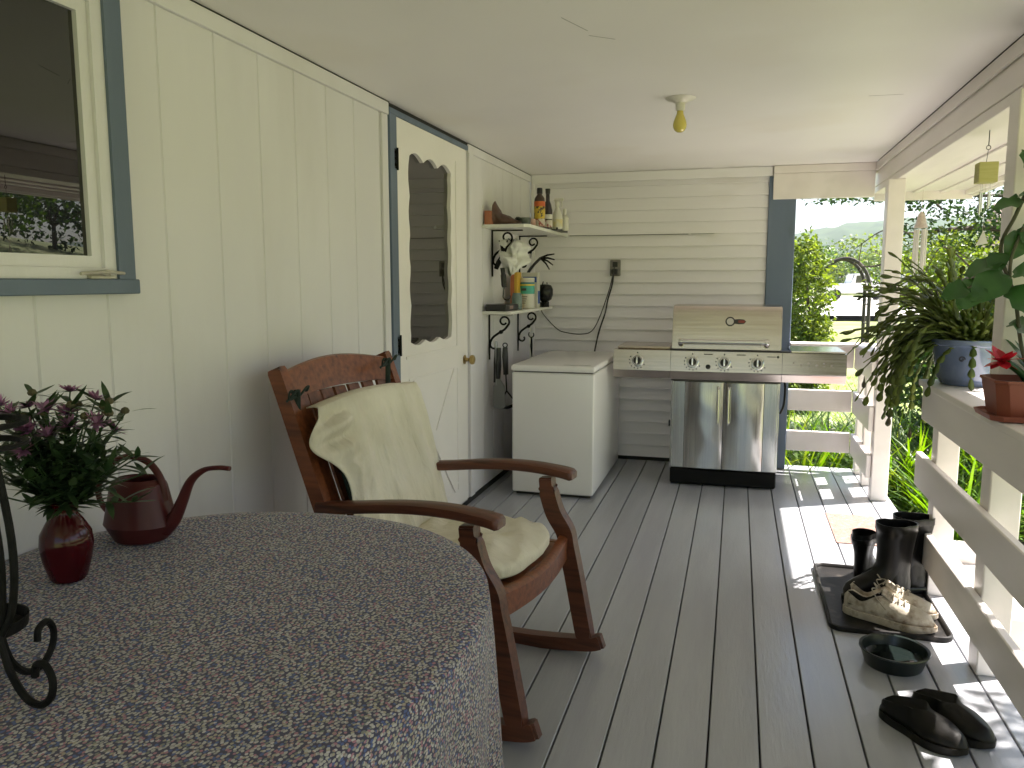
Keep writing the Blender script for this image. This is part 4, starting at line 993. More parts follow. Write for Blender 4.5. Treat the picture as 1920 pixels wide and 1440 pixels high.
# loose cloth hanging from the seat on the table side
def skirt(u, v):
    x = lerp(-.50, -.045, u); z = lerp(.475, .19 + .05 * math.sin(u * 7), v)
    y = -.255 - .125 * min(1, v * 4) ** .7 - .012 * math.sin(u * 26) * v - .01 * math.sin(u * 51 + 1) * v
    return V(x - .01 * v, y, z - .02 * (v > 0) * min(1, v * 4))
soft('seat_cloth', skirt, 70, 30, CREAM, 'loose cream cloth hanging off the table side of the rocking chair seat', 'cloth', solid=.003)

# pink toy on the floor behind the chair
m = MB(); m.lathe([(.045, 0), (.05, .01), (.046, .045), (.03, .07), (.02, .08), (.026, .095), (.02, .112), (.008, .118), (.001, .119)], n=20, cap0=True)
o = m.build('toy', pm('pink_rubber', (.55, .03, .11), rough=.4)); o.location = (-1.345, 4.02, 0); tag(o, 'small bright pink rubber toy on the floor near the door', 'toy')

# ================================================================== FOOTWEAR AND MAT
MATR = pm('black_rubber_tray', (.009, .0085, .008), (.017, .015, .014), scale=12, rough=.45, bump=.2, bscale=40, c3=(.07, .06, .05), s3=14, lo3=.58, hi3=.75, spec=.2)
m = MB(); ax0, ax1, ay0, ay1 = .388, .835, 3.20, 3.95
def rr(d, z, r=.05, n=6):
    out = []
    for (cx_, cy_, a0) in ((ax1 - r, ay1 - r, 0), (ax0 + r, ay1 - r, 90), (ax0 + r, ay0 + r, 180), (ax1 - r, ay0 + r, 270)):
        for i in range(n + 1):
            a = R(a0 + 90 * i / n); out.append(V(cx_ + (r - d) * math.cos(a), cy_ + (r - d) * math.sin(a), z))
    return out
m.loft([rr(.002, .001), rr(0, .012), rr(.001, .020), rr(.008, .022), rr(.014, .018), rr(.018, .007), rr(.03, .006)], cap0=True, cap1=True)
tag(m.build('boot_tray', MATR, loc=(.61, 3.57, 0)), 'black rubber boot tray holding boots and sneakers by the railing', 'tray')
m = MB(); m.box(.54, .80, 4.34, 4.90, .0008, .005, bev=.001)
DM = pm('pink_doormat', (.24, .13, .105), (.31, .18, .15), scale=60, rough=.95, bump=1, bscale=220, c3=(.30, .24, .2), s3=40, lo3=.5, hi3=.7)
tag(m.build('doormat', DM, loc=(.665, 4.62, 0), smooth=False), 'faded pink doormat in the sun patch at the step opening', 'doormat')
TZB = .0075
def boot(name, label, cat, x, y, rz, h, sc=1.0, z=TZB, lean=0, group=None, mat=RUB):
    """toe points +x locally"""
    t = thing(name, label, cat, (x, y, z), rz, group)
    def er(x0, x1, w_, z_, n=28):
        out = []
        for i in range(n):
            a = 2 * math.pi * i / n; c, s_ = math.cos(a), math.sin(a)
            cxx = (x0 + x1) / 2; rx = (x1 - x0) / 2
            ww = w_ * (1 if c > 0 else .82)
            out.append(V(cxx + rx * math.copysign(abs(c) ** .85, c) + lean * max(0, z_ - .1), ww * math.copysign(abs(s_) ** .85, s_), z_) * sc)
        return out
    m = MB(); m.loft([er(-.075, .195, .047, 0), er(-.078, .20, .05, .004), er(-.078, .20, .05, .022), er(-.074, .195, .047, .025)]); m.build('sole', BLACK, t, sharp=50)
    m = MB()
    m.loft([er(-.070, .192, .046, .026), er(-.072, .195, .048, .045), er(-.072, .185, .047, .065), er(-.070, .155, .044, .085), er(-.068, .115, .043, .102), er(-.066, .082, .044, .12), er(-.066, .066, .046, .15), er(-.07, .064, .051, .20), er(-.078, .068, .058, .26), er(-.082, .072, .062, h - .03), er(-.084, .074, .064, h - .028), er(-.084, .074, .064, h),
            er(-.079, .069, .059, h - .001), er(-.076, .066, .056, h - .04), er(-.062, .06, .042, .14), er(-.06, .05, .04, .05)], cap0=True, cap1=True)
    m.build('shaft', mat, t, sharp=70)
    return t
boot('rubber_boot', 'tall black rubber boot standing behind the sneakers on the tray', 'boot', .675, 3.585, R(197), .315, sc=1.07)
boot('rubber_boot', 'tall black rubber boot nearest the railing, partly behind the other tall boot', 'boot', .765, 3.715, R(190), .315, sc=1.07)
boot('rubber_boot', 'shorter black boot at the sunny back end of the tray', 'boot', .585, 3.80, R(65), .235, sc=.86)
LINING = pm('dark_shoe_lining', (.012, .011, .01), (.02, .018, .016), scale=30, rough=.9)
def shoe(name, label, cat, x, y, rz, L, wmax, hheel, htoe, hop, mat, solem, z=0, opn=.55, group=None, tongue=True, solet=.02, laces=False, back=True):
    t = thing(name, label, cat, (x, y, z), rz, group)
    n = 26; rings = []; srings = []
    for i in range(n + 1):
        s_ = i / n; X = (s_ - .5) * L
        end = (1 - abs(2 * s_ - 1) ** 3.2) ** .5 if 0 < s_ < 1 else .02
        end = max(end, .05)
        wd = wmax * end * (.78 + .30 * math.exp(-((s_ - .70) / .22) ** 2)) * .95
        hh = lerp(hheel, hop, min(1, s_ / .42)) if s_ < .42 else lerp(hop, htoe, ((s_ - .42) / .58) ** 1.0) + .006 * math.sin(math.pi * (s_ - .42) / .58)
        if laces: hh -= .036 * math.exp(-((s_ - .22) / .13) ** 2)
        if s_ > .93: hh = lerp(hh, htoe * .55, (s_ - .93) / .07)
        if s_ < .05: hh = lerp(hheel * .75, hh, s_ / .05) if back else hheel
        op = 1 if s_ < opn - .05 else max(0, 1 - (s_ - opn + .05) / .1)
        op = min(op, min(1, max(0, (s_ - .02) / .05)))
        rim = lerp(.02, .74, op) * wd; inn = lerp(hh - .004, .022 + solet, op)
        zb = solet
        rings.append([V(X, -wd * .88, zb), V(X, -wd, zb + (hh - zb) * .3), V(X, -lerp(wd * .62, wd * .80, op), zb + (hh - zb) * .8), V(X, -rim - .004 * op, hh), V(X, -rim + .003, hh - .003 * op), V(X, -rim * .9, inn + (hh - inn) * .3), V(X, -rim * .4, inn),
                      V(X, rim * .4, inn), V(X, rim * .9, inn + (hh - inn) * .3), V(X, rim - .003, hh - .003 * op), V(X, rim + .004 * op, hh), V(X, lerp(wd * .62, wd * .80, op), zb + (hh - zb) * .8), V(X, wd, zb + (hh - zb) * .3), V(X, wd * .88, zb)])
        sw = wd * 1.04 + .002; lift = .010 * max(0, (s_ - .8) / .2) ** 2
        srings.append([V(X * 1.02, -sw * .95, lift), V(X * 1.02, -sw, solet * .5 + lift), V(X * 1.02, -sw * .97, solet + .004), V(X * 1.02, sw * .97, solet + .004), V(X * 1.02, sw, solet * .5 + lift), V(X * 1.02, sw * .95, lift)])
    m = MB(); m.loft(rings); ob = m.build('upper', mat, t, sharp=75); ob.data.materials.append(LINING)
    for pi, pl in enumerate(ob.data.polygons):
        if pi < 14 * n and 4 <= pi % 14 <= 8 and (pi // 14) < opn * n: pl.material_index = 1
    m = MB(); m.grid(lambda u, v: V((lerp(.07, opn - .02, u) - .5) * L, (v - .5) * wmax * 1.15, solet + .0245), 6, 4); m.build('insole', DARK, t)
    m = MB(); m.loft(srings); m.build('sole', solem, t, sharp=50)
    if laces:
        m = MB()
        for k in range(5):
            s_ = opn - .06 + .062 * k; X = (s_ - .5) * L; z_ = lerp(hop, htoe, (s_ - .42) / .58) + .010; ww = wmax * .40
            m.tube(smooth_pts([(X, -ww, z_ - .012), (X + .006, 0, z_), (X + .012, ww, z_ - .012)], 4), .0028, 6); m.tube(smooth_pts([(X + .012, -ww, z_ - .012), (X + .006, 0, z_ + .001), (X, ww, z_ - .012)], 4), .0028, 6)
        X = (opn - .10 - .5) * L
        m.tube(smooth_pts([(X, 0, hop + .012), (X - .02, .03, hop + .02), (X - .01, .05, hop), (X + .01, .03, hop + .005)]), .0026, 6)
        m.tube(smooth_pts([(X, 0, hop + .012), (X - .01, -.035, hop + .016), (X + .02, -.05, hop - .02), (X + .05, -.06, hop - .045)]), .0026, 6)
        m.build('laces', pm('grey_lace', (.30, .27, .22), rough=.8), t)
        m = MB()
        m.grid(lambda u, v: V((opn - .03 + .12 * v - .5) * L, (u - .5) * wmax * .95, hop + .014 - .026 * v - .012 * (2 * u - 1) ** 2), 8, 8)
        m.build('tongue', mat, t, solid=.005, sharp=180)
    return t
SOLEW = pm('worn_white_sole', (.42, .36, .28), (.55, .5, .42), scale=20, rough=.7, c3=(.2, .15, .1), s3=18)
shoe('sneaker', 'worn beige sneaker in front on the boot tray, toe toward the railing', 'sneaker', .622, 3.335, R(-24), .345, .060, .098, .056, .115, SNK, SOLEW, z=TZB, opn=.46, laces=True, solet=.024)
shoe('sneaker', 'worn beige sneaker partly hidden behind its pair on the boot tray', 'sneaker', .655, 3.46, R(-20), .335, .058, .095, .055, .110, SNK, SOLEW, z=TZB, opn=.46, laces=True, solet=.024)
shoe('clog', 'dark brown rubber clog nearer the camera on the grey boards', 'clog', .578, 2.505, R(-45.5), .275, .061, .058, .050, .088, CLOG, CLOG, opn=.50, solet=.022)
shoe('clog', 'dark brown rubber clog nearer the railing, behind its pair', 'clog', .672, 2.572, R(-51.5), .275, .061, .058, .050, .088, CLOG, CLOG, opn=.50, solet=.022)
t = thing('pet_bowl', 'round dark green plastic bowl with water on the deck boards', 'bowl', (.578, 2.965, 0))
m = MB(); m.lathe([(.001, .001), (.092, .001), (.096, .006), (.112, .056), (.117, .060), (.116, .064), (.107, .062), (.092, .012), (.001, .010)], n=48); m.build('dish', BOWL, t)
m = MB(); m.lathe([(.097, .03), (.001, .03)], n=40); m.build('water', pm('dark_water', (.008, .012, .011), rough=.05, spec=.3), t)

# ================================================================== POTS ON THE CAP BOARD
CAPZ = .9225
t = thing('blue_flower_pot', 'blue glazed round flower pot on the railing cap', 'flower pot', (.945, 3.74, CAPZ))
m = MB(); m.lathe([(.001, .003), (.10, .001), (.108, .008), (.112, .02), (.118, .024), (.121, .03), (.135, .11), (.142, .165), (.150, .170), (.152, .180), (.150, .192), (.138, .194), (.132, .185), (.128, .165), (.001, .160)], n=48); pot = m.build('pot', BLUEP, t)
m = MB(); m.lathe([(.127, .1652), (.001, .172)], n=24); m.build('soil', SOIL, t)
m = MB(); a = R(245); m.tube(spiral((0, 0, 0), .012, .004, 0, 420, n=14), .003, 6)
m.bm.transform(Matrix.Translation((.136 * math.cos(a), .136 * math.sin(a), .115)) @ Matrix.Rotation(a + math.pi / 2, 4, 'Z')); m.build('relief_swirl', pm('dark_glaze', (.05, .05, .07), rough=.2), pot)
# christmas cactus: arching chains of flat segments
t = thing('trailing_cactus', 'large trailing cactus with arching segmented stems spilling from the blue pot', 'potted plant', (.945, 3.74, CAPZ + .165))
cr_ = random.Random(11); m = MB(); tips = []
def chain(m, az, el, n, seglen, w_, grav, p0=None, mat=None):
    p = p0 if p0 is not None else V(.06 * math.cos(az), .06 * math.sin(az), cr_.uniform(0, .03)); d = V(math.cos(az) * math.cos(el), math.sin(az) * math.cos(el), math.sin(el))
    for k in range(n):
        L = seglen * cr_.uniform(.85, 1.15); side = d.cross(V(0, 0, 1)).normalized() if abs(d.z) < .98 else V(1, 0, 0)
        side = (side + V(cr_.uniform(-.35, .35), cr_.uniform(-.35, .35), cr_.uniform(-.4, .4)) + V(0, 0, .55) * (k % 2)).normalized(); side = (side - d * side.dot(d)).normalized()
        nn = side.cross(d)
        prof = [(0, .16), (.15, .6), (.4, .95), (.7, 1.1), (.85, .85), (.95, .4), (1, .16)]
        prev = None
        for (a_, b_) in prof:
            c = p + d * L * a_; hw_ = w_ * .5 * b_; q = [m.bm.verts.new(c - side * hw_), m.bm.verts.new(c + nn * .0025), m.bm.verts.new(c + side * hw_), m.bm.verts.new(c - nn * .0025)]
            if prev:
                for i in range(4): m.bm.faces.new((prev[i], prev[(i + 1) % 4], q[(i + 1) % 4], q[i]))
            prev = q
        p = p + d * L * .97
        d = (d + V(0, 0, -grav * cr_.uniform(.6, 1.4)) + V(cr_.uniform(-.14, .14), cr_.uniform(-.14, .14), 0)).normalized()
        if p.z < -.12 and math.hypot(p.x, p.y) < .17: d = (d + V(p.x, p.y, 0) * 4).normalized()
    return p
for k in range(215):
    az = cr_.gauss(R(170), R(42)) if cr_.random() < .68 else cr_.uniform(0, 2 * math.pi)
    el = cr_.uniform(-.1, 1.5); n_ = cr_.randint(7, 14); gv = cr_.uniform(.09, .30)
    if 212 < math.degrees(az) % 360 < 350: n_ = cr_.randint(3, 6); el = cr_.uniform(.3, 1.3); gv = .12
    elif math.cos(az) > .2: n_ = min(n_, 7)
    chain(m, az, el, max(3, int(n_ * .86)), .044, .027, gv * 1.25)
for az, el, n_, gr in ((180, .75, 12, .10), (190, .95, 12, .13), (200, .5, 12, .09), (172, .45, 12, .08), (165, 1.0, 11, .10), (205, .9, 13, .16), (228, .2, 9, .4), (183, .2, 12, .06), (195, .1, 13, .16), (262, .1, 8, .5), (205, 1.2, 12, .2), (120, 1.3, 10, .1)):
    chain(m, R(az), el, n_ - 2, .048, .026, gr)
m.build('segmented_stems', CACT, t, sharp=180)
bm_ = MB()
for (dx, dy, dz) in ((-.33, -.20, -.30), (-.26, -.26, -.34), (-.42, -.12, -.16)):
    bm_.lathe([(.001, -.022), (.008, -.016), (.009, -.004), (.005, .006), (.001, .03)], (dx, dy, dz), n=8); 
bm_.build('buds', pm('olive_bud', (.07, .06, .03), rough=.6), t)

# terracotta planter with red flower
t = thing('terracotta_planter', 'square terracotta coloured planter with saucer on the railing cap', 'planter', (.878, 2.832, CAPZ))
def sq(h_, z_, ch=.03):
    return [V(x_, y_, z_) for x_, y_ in ((-h_ + ch, -h_), (h_ - ch, -h_), (h_, -h_ + ch), (h_, h_ - ch), (h_ - ch, h_), (-h_ + ch, h_), (-h_, h_ - ch), (-h_, -h_ + ch))]
m = MB(); m.loft([sq(.085, .012), sq(.088, .016), sq(.104, .118), sq(.108, .12), sq(.108, .128), sq(.101, .128), sq(.096, .108)], cap1=True); m.build('pot', TERR, t, sharp=30)
m = MB(); m.loft([sq(.10, .0), sq(.112, .004), sq(.118, .02), sq(.112, .021), sq(.106, .0115)], cap1=True); m.build('saucer', TERR, t, sharp=30)
m = MB(); m.loft([sq(.094, .109), sq(.05, .113)], cap0=False); m.build('soil', SOIL, t)
t = thing('red_flower', 'red flower with dark leaves growing in the terracotta planter', 'potted plant', (.878, 2.832, CAPZ + .11))
m = MB(); fr_ = random.Random(5)
for k in range(16):
    a = fr_.uniform(0, 2 * math.pi); m.blade((-.075, -.02, .072), (math.cos(a) * .8 - .5, math.sin(a) * .7 - .3, fr_.uniform(-.5, .9)), fr_.uniform(.04, .07), .042, droop=.4, seg=4)
for k in range(5): m.blade((0, 0, .13), (fr_.uniform(-.6, .6), fr_.uniform(-.5, .5), 1), .05, .016, droop=.2, seg=3)
m.build('bloom', REDF, t, sharp=180)
m = MB(); m.tube(smooth_pts([(.02, .0, -.02), (-.01, 0, .03), (-.06, -.01, .07)]), [.011] * 13, 8)
for k in range(18):
    a = fr_.uniform(0, 2 * math.pi); m.blade((.04, .02, .01), (math.cos(a), math.sin(a), fr_.uniform(.6, 2.2)), fr_.uniform(.10, .2), .03, droop=.6, seg=5)
m.build('leaves', POTH, t, sharp=180)
m = MB(); M_ = Matrix.Translation((.035, -.05, .0)) @ Matrix.Rotation(R(12), 4, 'Y'); m.box(-.012, .012, -.001, .001, -.03, .17, M=M_, bev=.0004); m.build('plant_tag', pm('plant_tag_plastic', (.6, .6, .57), rough=.4), t, smooth=False)
# climbing vine with heart shaped leaves
t = thing('climbing_vine', 'leafy vine with large heart shaped leaves climbing the tall porch post', 'potted plant', (.88, 2.9, CAPZ))
m = MB()
stem_pts = [(.90, 2.80, 1.0), (.862, 2.84, 1.15), (.845, 2.88, 1.30), (.80, 2.90, 1.45), (.835, 2.90, 1.56), (.87, 2.90, 1.66), (.90, 2.9, 1.75)]
m.tube(smooth_pts(stem_pts, 8), .006, 8); m.tube(smooth_pts([(.80, 2.9, 1.45), (.79, 2.89, 1.38), (.72, 2.88, 1.36)], 6), .0035, 6); m.tube(smooth_pts([(.83, 2.88, 1.32), (.82, 2.86, 1.42), (.85, 2.87, 1.52)], 6), .005, 6)
m.tube(smooth_pts([(.845, 2.88, 1.33), (.79, 2.87, 1.36), (.70, 2.86, 1.33), (.66, 2.85, 1.30)], 6), .0035, 6)
m.build('stem', pm('green_brown_stem', (.05, .06, .025), (.08, .07, .04), scale=20, rough=.6), t, world=True)
m = MB()
def heart(m, c, tip, up_, L, W):
    c = Vector(c); d = Vector(tip).normalized(); s_ = Vector(up_).cross(d).normalized(); nn = d.cross(s_)
    prof = [(-.06, .0), (-.10, .28), (-.05, .60), (.10, .85), (.28, 1.0), (.48, .94), (.66, .72), (.82, .42), (.93, .16), (1.0, 0)]
    mid = [m.bm.verts.new(c + d * L * max(a, 0) - nn * L * .14 * max(a, 0) ** 2) for a, b in prof]
    for sg in (-1, 1):
        ed = [m.bm.verts.new(c + d * L * a + s_ * sg * W * .5 * b + nn * (.10 * W * b * b - L * .16 * max(a, 0) ** 2 + .01 * math.sin(a * 14))) for a, b in prof]
        for i in range(len(prof) - 1): m.bm.faces.new((mid[i], mid[i + 1], ed[i + 1], ed[i]) if sg > 0 else (mid[i], ed[i], ed[i + 1], mid[i + 1]))
leaves = [((.80, 2.88, 1.415), (-.9, -.1, -.25), (.1, -.5, 1), .125, .085), ((.735, 2.87, 1.345), (-.55, -.2, -.8), (-.2, -1, .3), .10, .09),
          ((.80, 2.86, 1.375), (-.7, -.2, -.65), (0, -1, .5), .125, .105), ((.845, 2.88, 1.60), (-.9, -.1, -.12), (0, -.6, 1), .095, .07),
          ((.84, 2.87, 1.62), (.9, -.3, -.35), (0, -.5, 1), .10, .08), ((.84, 2.86, 1.38), (.95, -.2, -.15), (0, -.7, 1), .13, .10),
          ((.825, 2.85, 1.32), (.75, -.3, -.6), (0, -.8, .7), .13, .10), ((.855, 2.88, 1.52), (.7, -.3, -.6), (0, -1, .4), .11, .09),
          ((.85, 2.88, 1.50), (-.35, -.1, -.9), (0, -1, .2), .09, .08), ((.87, 2.88, 1.68), (.6, -.2, .6), (0, -1, .3), .10, .07),
          ((.87, 2.88, 1.70), (-.5, -.2, .7), (0, -1, .3), .07, .05), ((.84, 2.87, 1.22), (.8, -.4, -.3), (0, -.5, 1), .12, .09),
          ((.79, 2.88, 1.44), (-.2, -.3, -.9), (-.3, -1, 0), .075, .06), ((.70, 2.86, 1.335), (-.85, -.2, -.35), (0, -.8, .6), .085, .07)]
for lf in leaves: heart(m, *lf)
m.build('leaves', POTH, t, world=True, sharp=180, solid=-1)

# ================================================================== WIND CHIMES
t = thing('wind_chime', 'wind chime with square wooden block and metal tubes hanging from the beam', 'wind chime', (.955, 3.72, 1.957))
m = MB(); m.tube([(0, 0, 0), (0, 0, -.06)], .0018, 6); m.tube(spiral((0, 0, -.068), .008, .008, 90, 450), .0015, 6); m.tube([(0, 0, -.075), (-.004, 0, -.125)], .001, 6); m.build('hanger', IRON, t)
m = MB(); m.box(-.037, .033, -.035, .035, -.208, -.128, bev=.002); m.build('block', pm('yellow_green_wood', (.40, .38, .12), (.46, .43, .17), scale=12, rough=.6, stretch=(1, 1, 8)), t, smooth=False)
for k, (dx, dy) in enumerate(((-.022, -.015), (-.008, .018), (.007, -.02), (.02, .012))):
    m = MB(); m.tube([(dx, dy, -.208), (dx, dy, -.245)], .0008, 5); m.tube([(dx, dy, -.245), (dx, dy, -.335 + .012 * k)], .0042, 10); m.build('tube', CHROME, t)
m = MB(); m.tube([(0, 0, -.21), (0, 0, -.40)], .0007, 5); m.prism([(-.022, -.46), (.022, -.45), (.004, -.395)], -.001, .001, 'y'); m.build('wind_sail', pm('pale_metal', (.6, .58, .55), rough=.4), t, smooth=False)
t = thing('wind_chime', 'pale shell wind chime hanging beyond the corner post outside', 'wind chime', (1.165, 5.98, 1.94))
m = MB(); m.tube([(0, 0, 0.02), (0, 0, -.16)], .001, 6); m.lathe([(.001, -.12), (.02, -.14), (.035, -.2), (.045, -.23), (.001, -.235)], n=16); m.build('top', pm('pinkish_shell', (.5, .4, .36), (.6, .5, .45), scale=60, rough=.5, bump=1, bscale=80), t)
for k in range(6):
    a = k * math.pi / 3; m = MB(); m.tube([(.036 * math.cos(a), .036 * math.sin(a), -.24), (.036 * math.cos(a), .036 * math.sin(a), -.48 - .03 * (k % 3))], .007, 8); m.build('tube', pm('white_chime_tube', (.6, .56, .52), rough=.35), t)
m = MB(); m.tube([(0, 0, -.24), (0, 0, -.66)], .0008, 5); m.box(-.02, .02, -.002, .002, -.76, -.66, bev=.001); m.build('wind_sail', pm('shell_white', (.6, .55, .5), rough=.4), t, smooth=False)

# ================================================================== GARDEN
gr = random.Random(21)
def leafcloud(m, centres, n, ls, lw, rng=gr, flat=.0, drop=.35):
    """leaf quads scattered in ellipsoid shells; centres: (x,y,z,rx,ry,rz)"""
    tot = sum(c[3] * c[4] + c[3] * c[5] for c in centres)
    for c in centres:
        k = int(n * (c[3] * c[4] + c[3] * c[5]) / tot)
        for _ in range(k):
            d = V(rng.gauss(0, 1), rng.gauss(0, 1), rng.gauss(0, 1)).normalized(); r = rng.uniform(.35, 1.05) ** .6
            nn_ = noise.noise(V(d.x * 2 + c[0], d.y * 2 + c[1], d.z * 2 + c[2]))
            if nn_ < -.28: continue
            r *= 1 + .3 * nn_
            p = V(c[0] + d.x * c[3] * r, c[1] + d.y * c[4] * r, c[2] + d.z * c[5] * r)
            a = V(rng.gauss(0, 1), rng.gauss(0, 1), rng.gauss(-drop, .6)).normalized(); b = a.orthogonal(); b.rotate(Matrix.Rotation(rng.uniform(0, 6.3), 3, a)); b.normalize()
            L = ls * rng.uniform(.6, 1.3); W = lw * rng.uniform(.7, 1.2) * .5; q = a.cross(b) * L * .12
            v = [m.bm.verts.new(x) for x in (p, p + a * L * .45 + b * W + q, p + a * L, p + a * L * .45 - b * W + q)]
            m.bm.faces.new(v)
def limbs(m, base, h_, r_, tips_):
    top = V(base[0], base[1], base[2] + h_)
    m.tube([V(*base), V(base[0] + .03, base[1], base[2] + h_ * .5), top], [r_, r_ * .85, r_ * .7], 8)
    for tp in tips_:
        tp = V(*tp); mid = (top + tp) / 2 + V(0, 0, .12 * (tp - top).length); m.tube(smooth_pts([top - V(0, 0, h_ * .2), mid, tp], 4), [r_ * .55 - r_ * .45 * i / 8 for i in range(9)], 6)
def tree(name, label, cat, base, h_, r_, cents, n, ls, lw, mat, group=None, bark=BARK):
    t = thing(name, label, cat, base, 0, group)
    m = MB(); limbs(m, base, h_, r_, [(c[0], c[1], c[2]) for c in cents]); m.build('trunk', bark, t, world=True)
    m = MB(); leafcloud(m, cents, n, ls, lw); m.build('crown', mat, t, world=True, smooth=False, solid=-1)
    return t
# shrub left of the arch
tree('arch_shrub', 'tall leafy green shrub just left of the garden arch', 'shrub', (1.05, 11.9, gh(1, 12)), .6, .05,
     [(.92, 11.9, 1.15, .36, .5, .80), (.68, 12.0, .4, .60, .6, .75), (.85, 11.8, 1.65, .26, .35, .40), (.45, 12.2, 1.2, .45, .5, .8), (1.05, 11.9, .3, .25, .4, .6), (.7, 11.8, -.2, .6, .6, .4)], 14000, .08, .045, LEAFY)
# arch
t = thing('garden_arch', 'weathered grey rounded garden arch on the lawn', 'arch', (1.95, 13.6, gh(2, 13.6)))
ab = gh(2, 13.6)
GW = pm('weathered_wood', (.045, .038, .03), (.08, .07, .06), scale=8, rough=.85, bump=.5, bscale=40)
for dy in (0, .5):
    pts = [(1.24, 13.6 + dy, ab)] + [(1.24, 13.6 + dy, 1.15)] + [(1.61 - .37 * math.cos(R(a)), 13.6 + dy, 1.22 + .50 * math.sin(R(a))) for a in range(0, 181, 12)] + [(1.98, 13.6 + dy, 1.15), (1.99, 13.6 + dy, ab)]
    m = MB(); m.tube(pts, .028, 8); m.build('hoop', GW, t, world=True)
m = MB()
for a in range(0, 181, 20): m.tube([(1.61 - .37 * math.cos(R(a)), 13.6, 1.22 + .50 * math.sin(R(a))), (1.61 - .37 * math.cos(R(a)), 14.1, 1.22 + .50 * math.sin(R(a)))], .015, 6)
for z_ in (-.2, .1, .4, .7, 1.0):
    for x_ in (1.24, 1.985): m.tube([(x_, 13.6, z_), (x_, 14.1, z_)], .013, 6)
m.build('rungs', GW, t, world=True)
m = MB(); leafcloud(m, [(1.17, 13.6, 1.1, .14, .3, .5), (1.15, 13.6, .4, .14, .3, .7), (2.15, 13.7, -.1, .2, .3, .6)], 1500, .06, .035)
tag(m.build('arch_creeper', LEAFY, loc=(1.45, 13.6, 0), smooth=False, solid=-1), 'yellow green creeper growing over the left leg of the garden arch', 'plant')

def clump(m, x, y, n, L0, L1, w_, spread=.9, z=None):
    z = gh(x, y) if z is None else z
    for _ in range(n):
        a = gr.uniform(0, 2 * math.pi); r = gr.uniform(0, .07); el = gr.uniform(.8, 3.0)
        m.blade((x + r * math.cos(a), y + r * math.sin(a), z), (math.cos(a), math.sin(a), el), gr.uniform(L0, L1), w_ * gr.uniform(.6, 1.2), droop=gr.uniform(.6, 2.2) * spread, seg=7)
# strap-leaved clumps just behind the back railing and beside the steps
spots = []
for k in range(62): spots.append((gr.uniform(.15, 2.0), gr.uniform(6.45, 7.7)))
for k in range(34): spots.append((gr.uniform(1.55, 3.0), gr.uniform(5.7, 8.2)))
for k in range(12): spots.append((gr.uniform(1.25, 1.7), gr.uniform(5.75, 6.5)))
for i, (x_, y_) in enumerate(spots):
    m = MB(); big = gr.random() < .6
    clump(m, x_, y_, 46 if big else 34, .55 if big else .35, 1.15 if big else .7, .022 if big else .014)
    o = m.build('daylily_clump', LEAFB if gr.random() < .75 else LEAFY, loc=(x_, y_, gh(x_, y_)), sharp=180, solid=-1)
    where = 'behind the back railing' if x_ < .93 else ('beyond the corner post' if x_ < 1.9 else 'in the bed right of the corner post')
    tag(o, ('tall broad' if big else 'low narrow') + ' strap-leaved green clump ' + where, 'plant', 'strap-leaved clumps in the flower bed around the porch corner')
# low ground cover
m = MB()
for _ in range(9000):
    x_ = gr.uniform(.2, 5.5); y_ = gr.uniform(5.6, 10.5)
    if x_ > .36 * y_ + .6 : continue
    a = gr.uniform(0, 6.28); m.blade((x_, y_, gh(x_, y_)), (math.cos(a), math.sin(a), gr.uniform(.3, 2)), gr.uniform(.10, .28), .03, droop=1, seg=3)
tag(m.build('bed_ground_cover', LEAFD, sharp=180, solid=-1), 'low dark leafy ground cover filling the flower bed', 'ground cover', kind='stuff')
m = MB()
for _ in range(16000):
    y_ = gr.uniform(1.0, 16); x_ = gr.uniform(2.75, 6.5) if y_ < 5.6 else gr.uniform(.2, 6.5)
    if x_ > .45 * y_ + 3: continue
    a = gr.uniform(0, 6.28); m.blade((x_, y_, gh(x_, y_) - .01), (math.cos(a) * .5, math.sin(a) * .5, 1), gr.uniform(.06, .13), .012, droop=.8, seg=2)
tag(m.build('grass_tufts', leafmat('grass_blade', (.11, .22, .02), (.2, .33, .05)), sharp=180, solid=-1), 'bright grass blades around the flower bed', 'grass', kind='stuff')

# apple tree to the right with dark horizontal branches
t = thing('apple_tree', 'loose leafed tree with dark horizontal branches to the right of the corner post', 'tree', (3.6, 8.6, gh(3.6, 8.6)))
m = MB(); b0 = V(3.6, 8.6, gh(3.6, 8.6))
m.tube([b0, b0 + V(0, 0, .9), V(3.5, 8.6, 1.6), V(3.55, 8.6, 2.6)], [.14, .12, .10, .06], 10)
def limb(pts, r0, r1):
    P = smooth_pts(pts, 6); m.tube(P, [lerp(r0, r1, i / (len(P) - 1)) for i in range(len(P))], 7)
limb([(3.5, 8.6, 1.5), (2.9, 8.45, 1.72), (2.2, 8.35, 1.84), (1.5, 8.3, 1.80)], .055, .012)
limb([(3.5, 8.6, 1.15), (2.9, 8.3, 1.42), (2.35, 8.2, 1.50), (1.75, 8.1, 1.28)], .05, .01)
limb([(3.5, 8.6, 1.9), (2.7, 8.6, 2.12), (1.9, 8.5, 2.16), (.9, 8.4, 2.20)], .03, .006)
limb([(3.5, 8.6, 1.0), (2.9, 8.1, 1.05), (2.4, 7.9, .95), (2.0, 7.8, .75)], .035, .008)
limb([(3.5, 8.6, 2.4), (2.9, 8.0, 2.9), (2.2, 7.8, 2.9)], .04, .01)
for k in range(26):
    x_ = gr.uniform(1.4, 3.4); z_ = gr.uniform(1.1, 2.7); limb([(x_, 8.3, z_), (x_ - gr.uniform(.1, .4), 8.3 + gr.uniform(-.3, .3), z_ + gr.uniform(-.15, .3)), (x_ - gr.uniform(.3, .7), 8.3 + gr.uniform(-.4, .4), z_ + gr.uniform(-.3, .3))], .010, .003)
m.build('trunk', BARK, t, world=True)
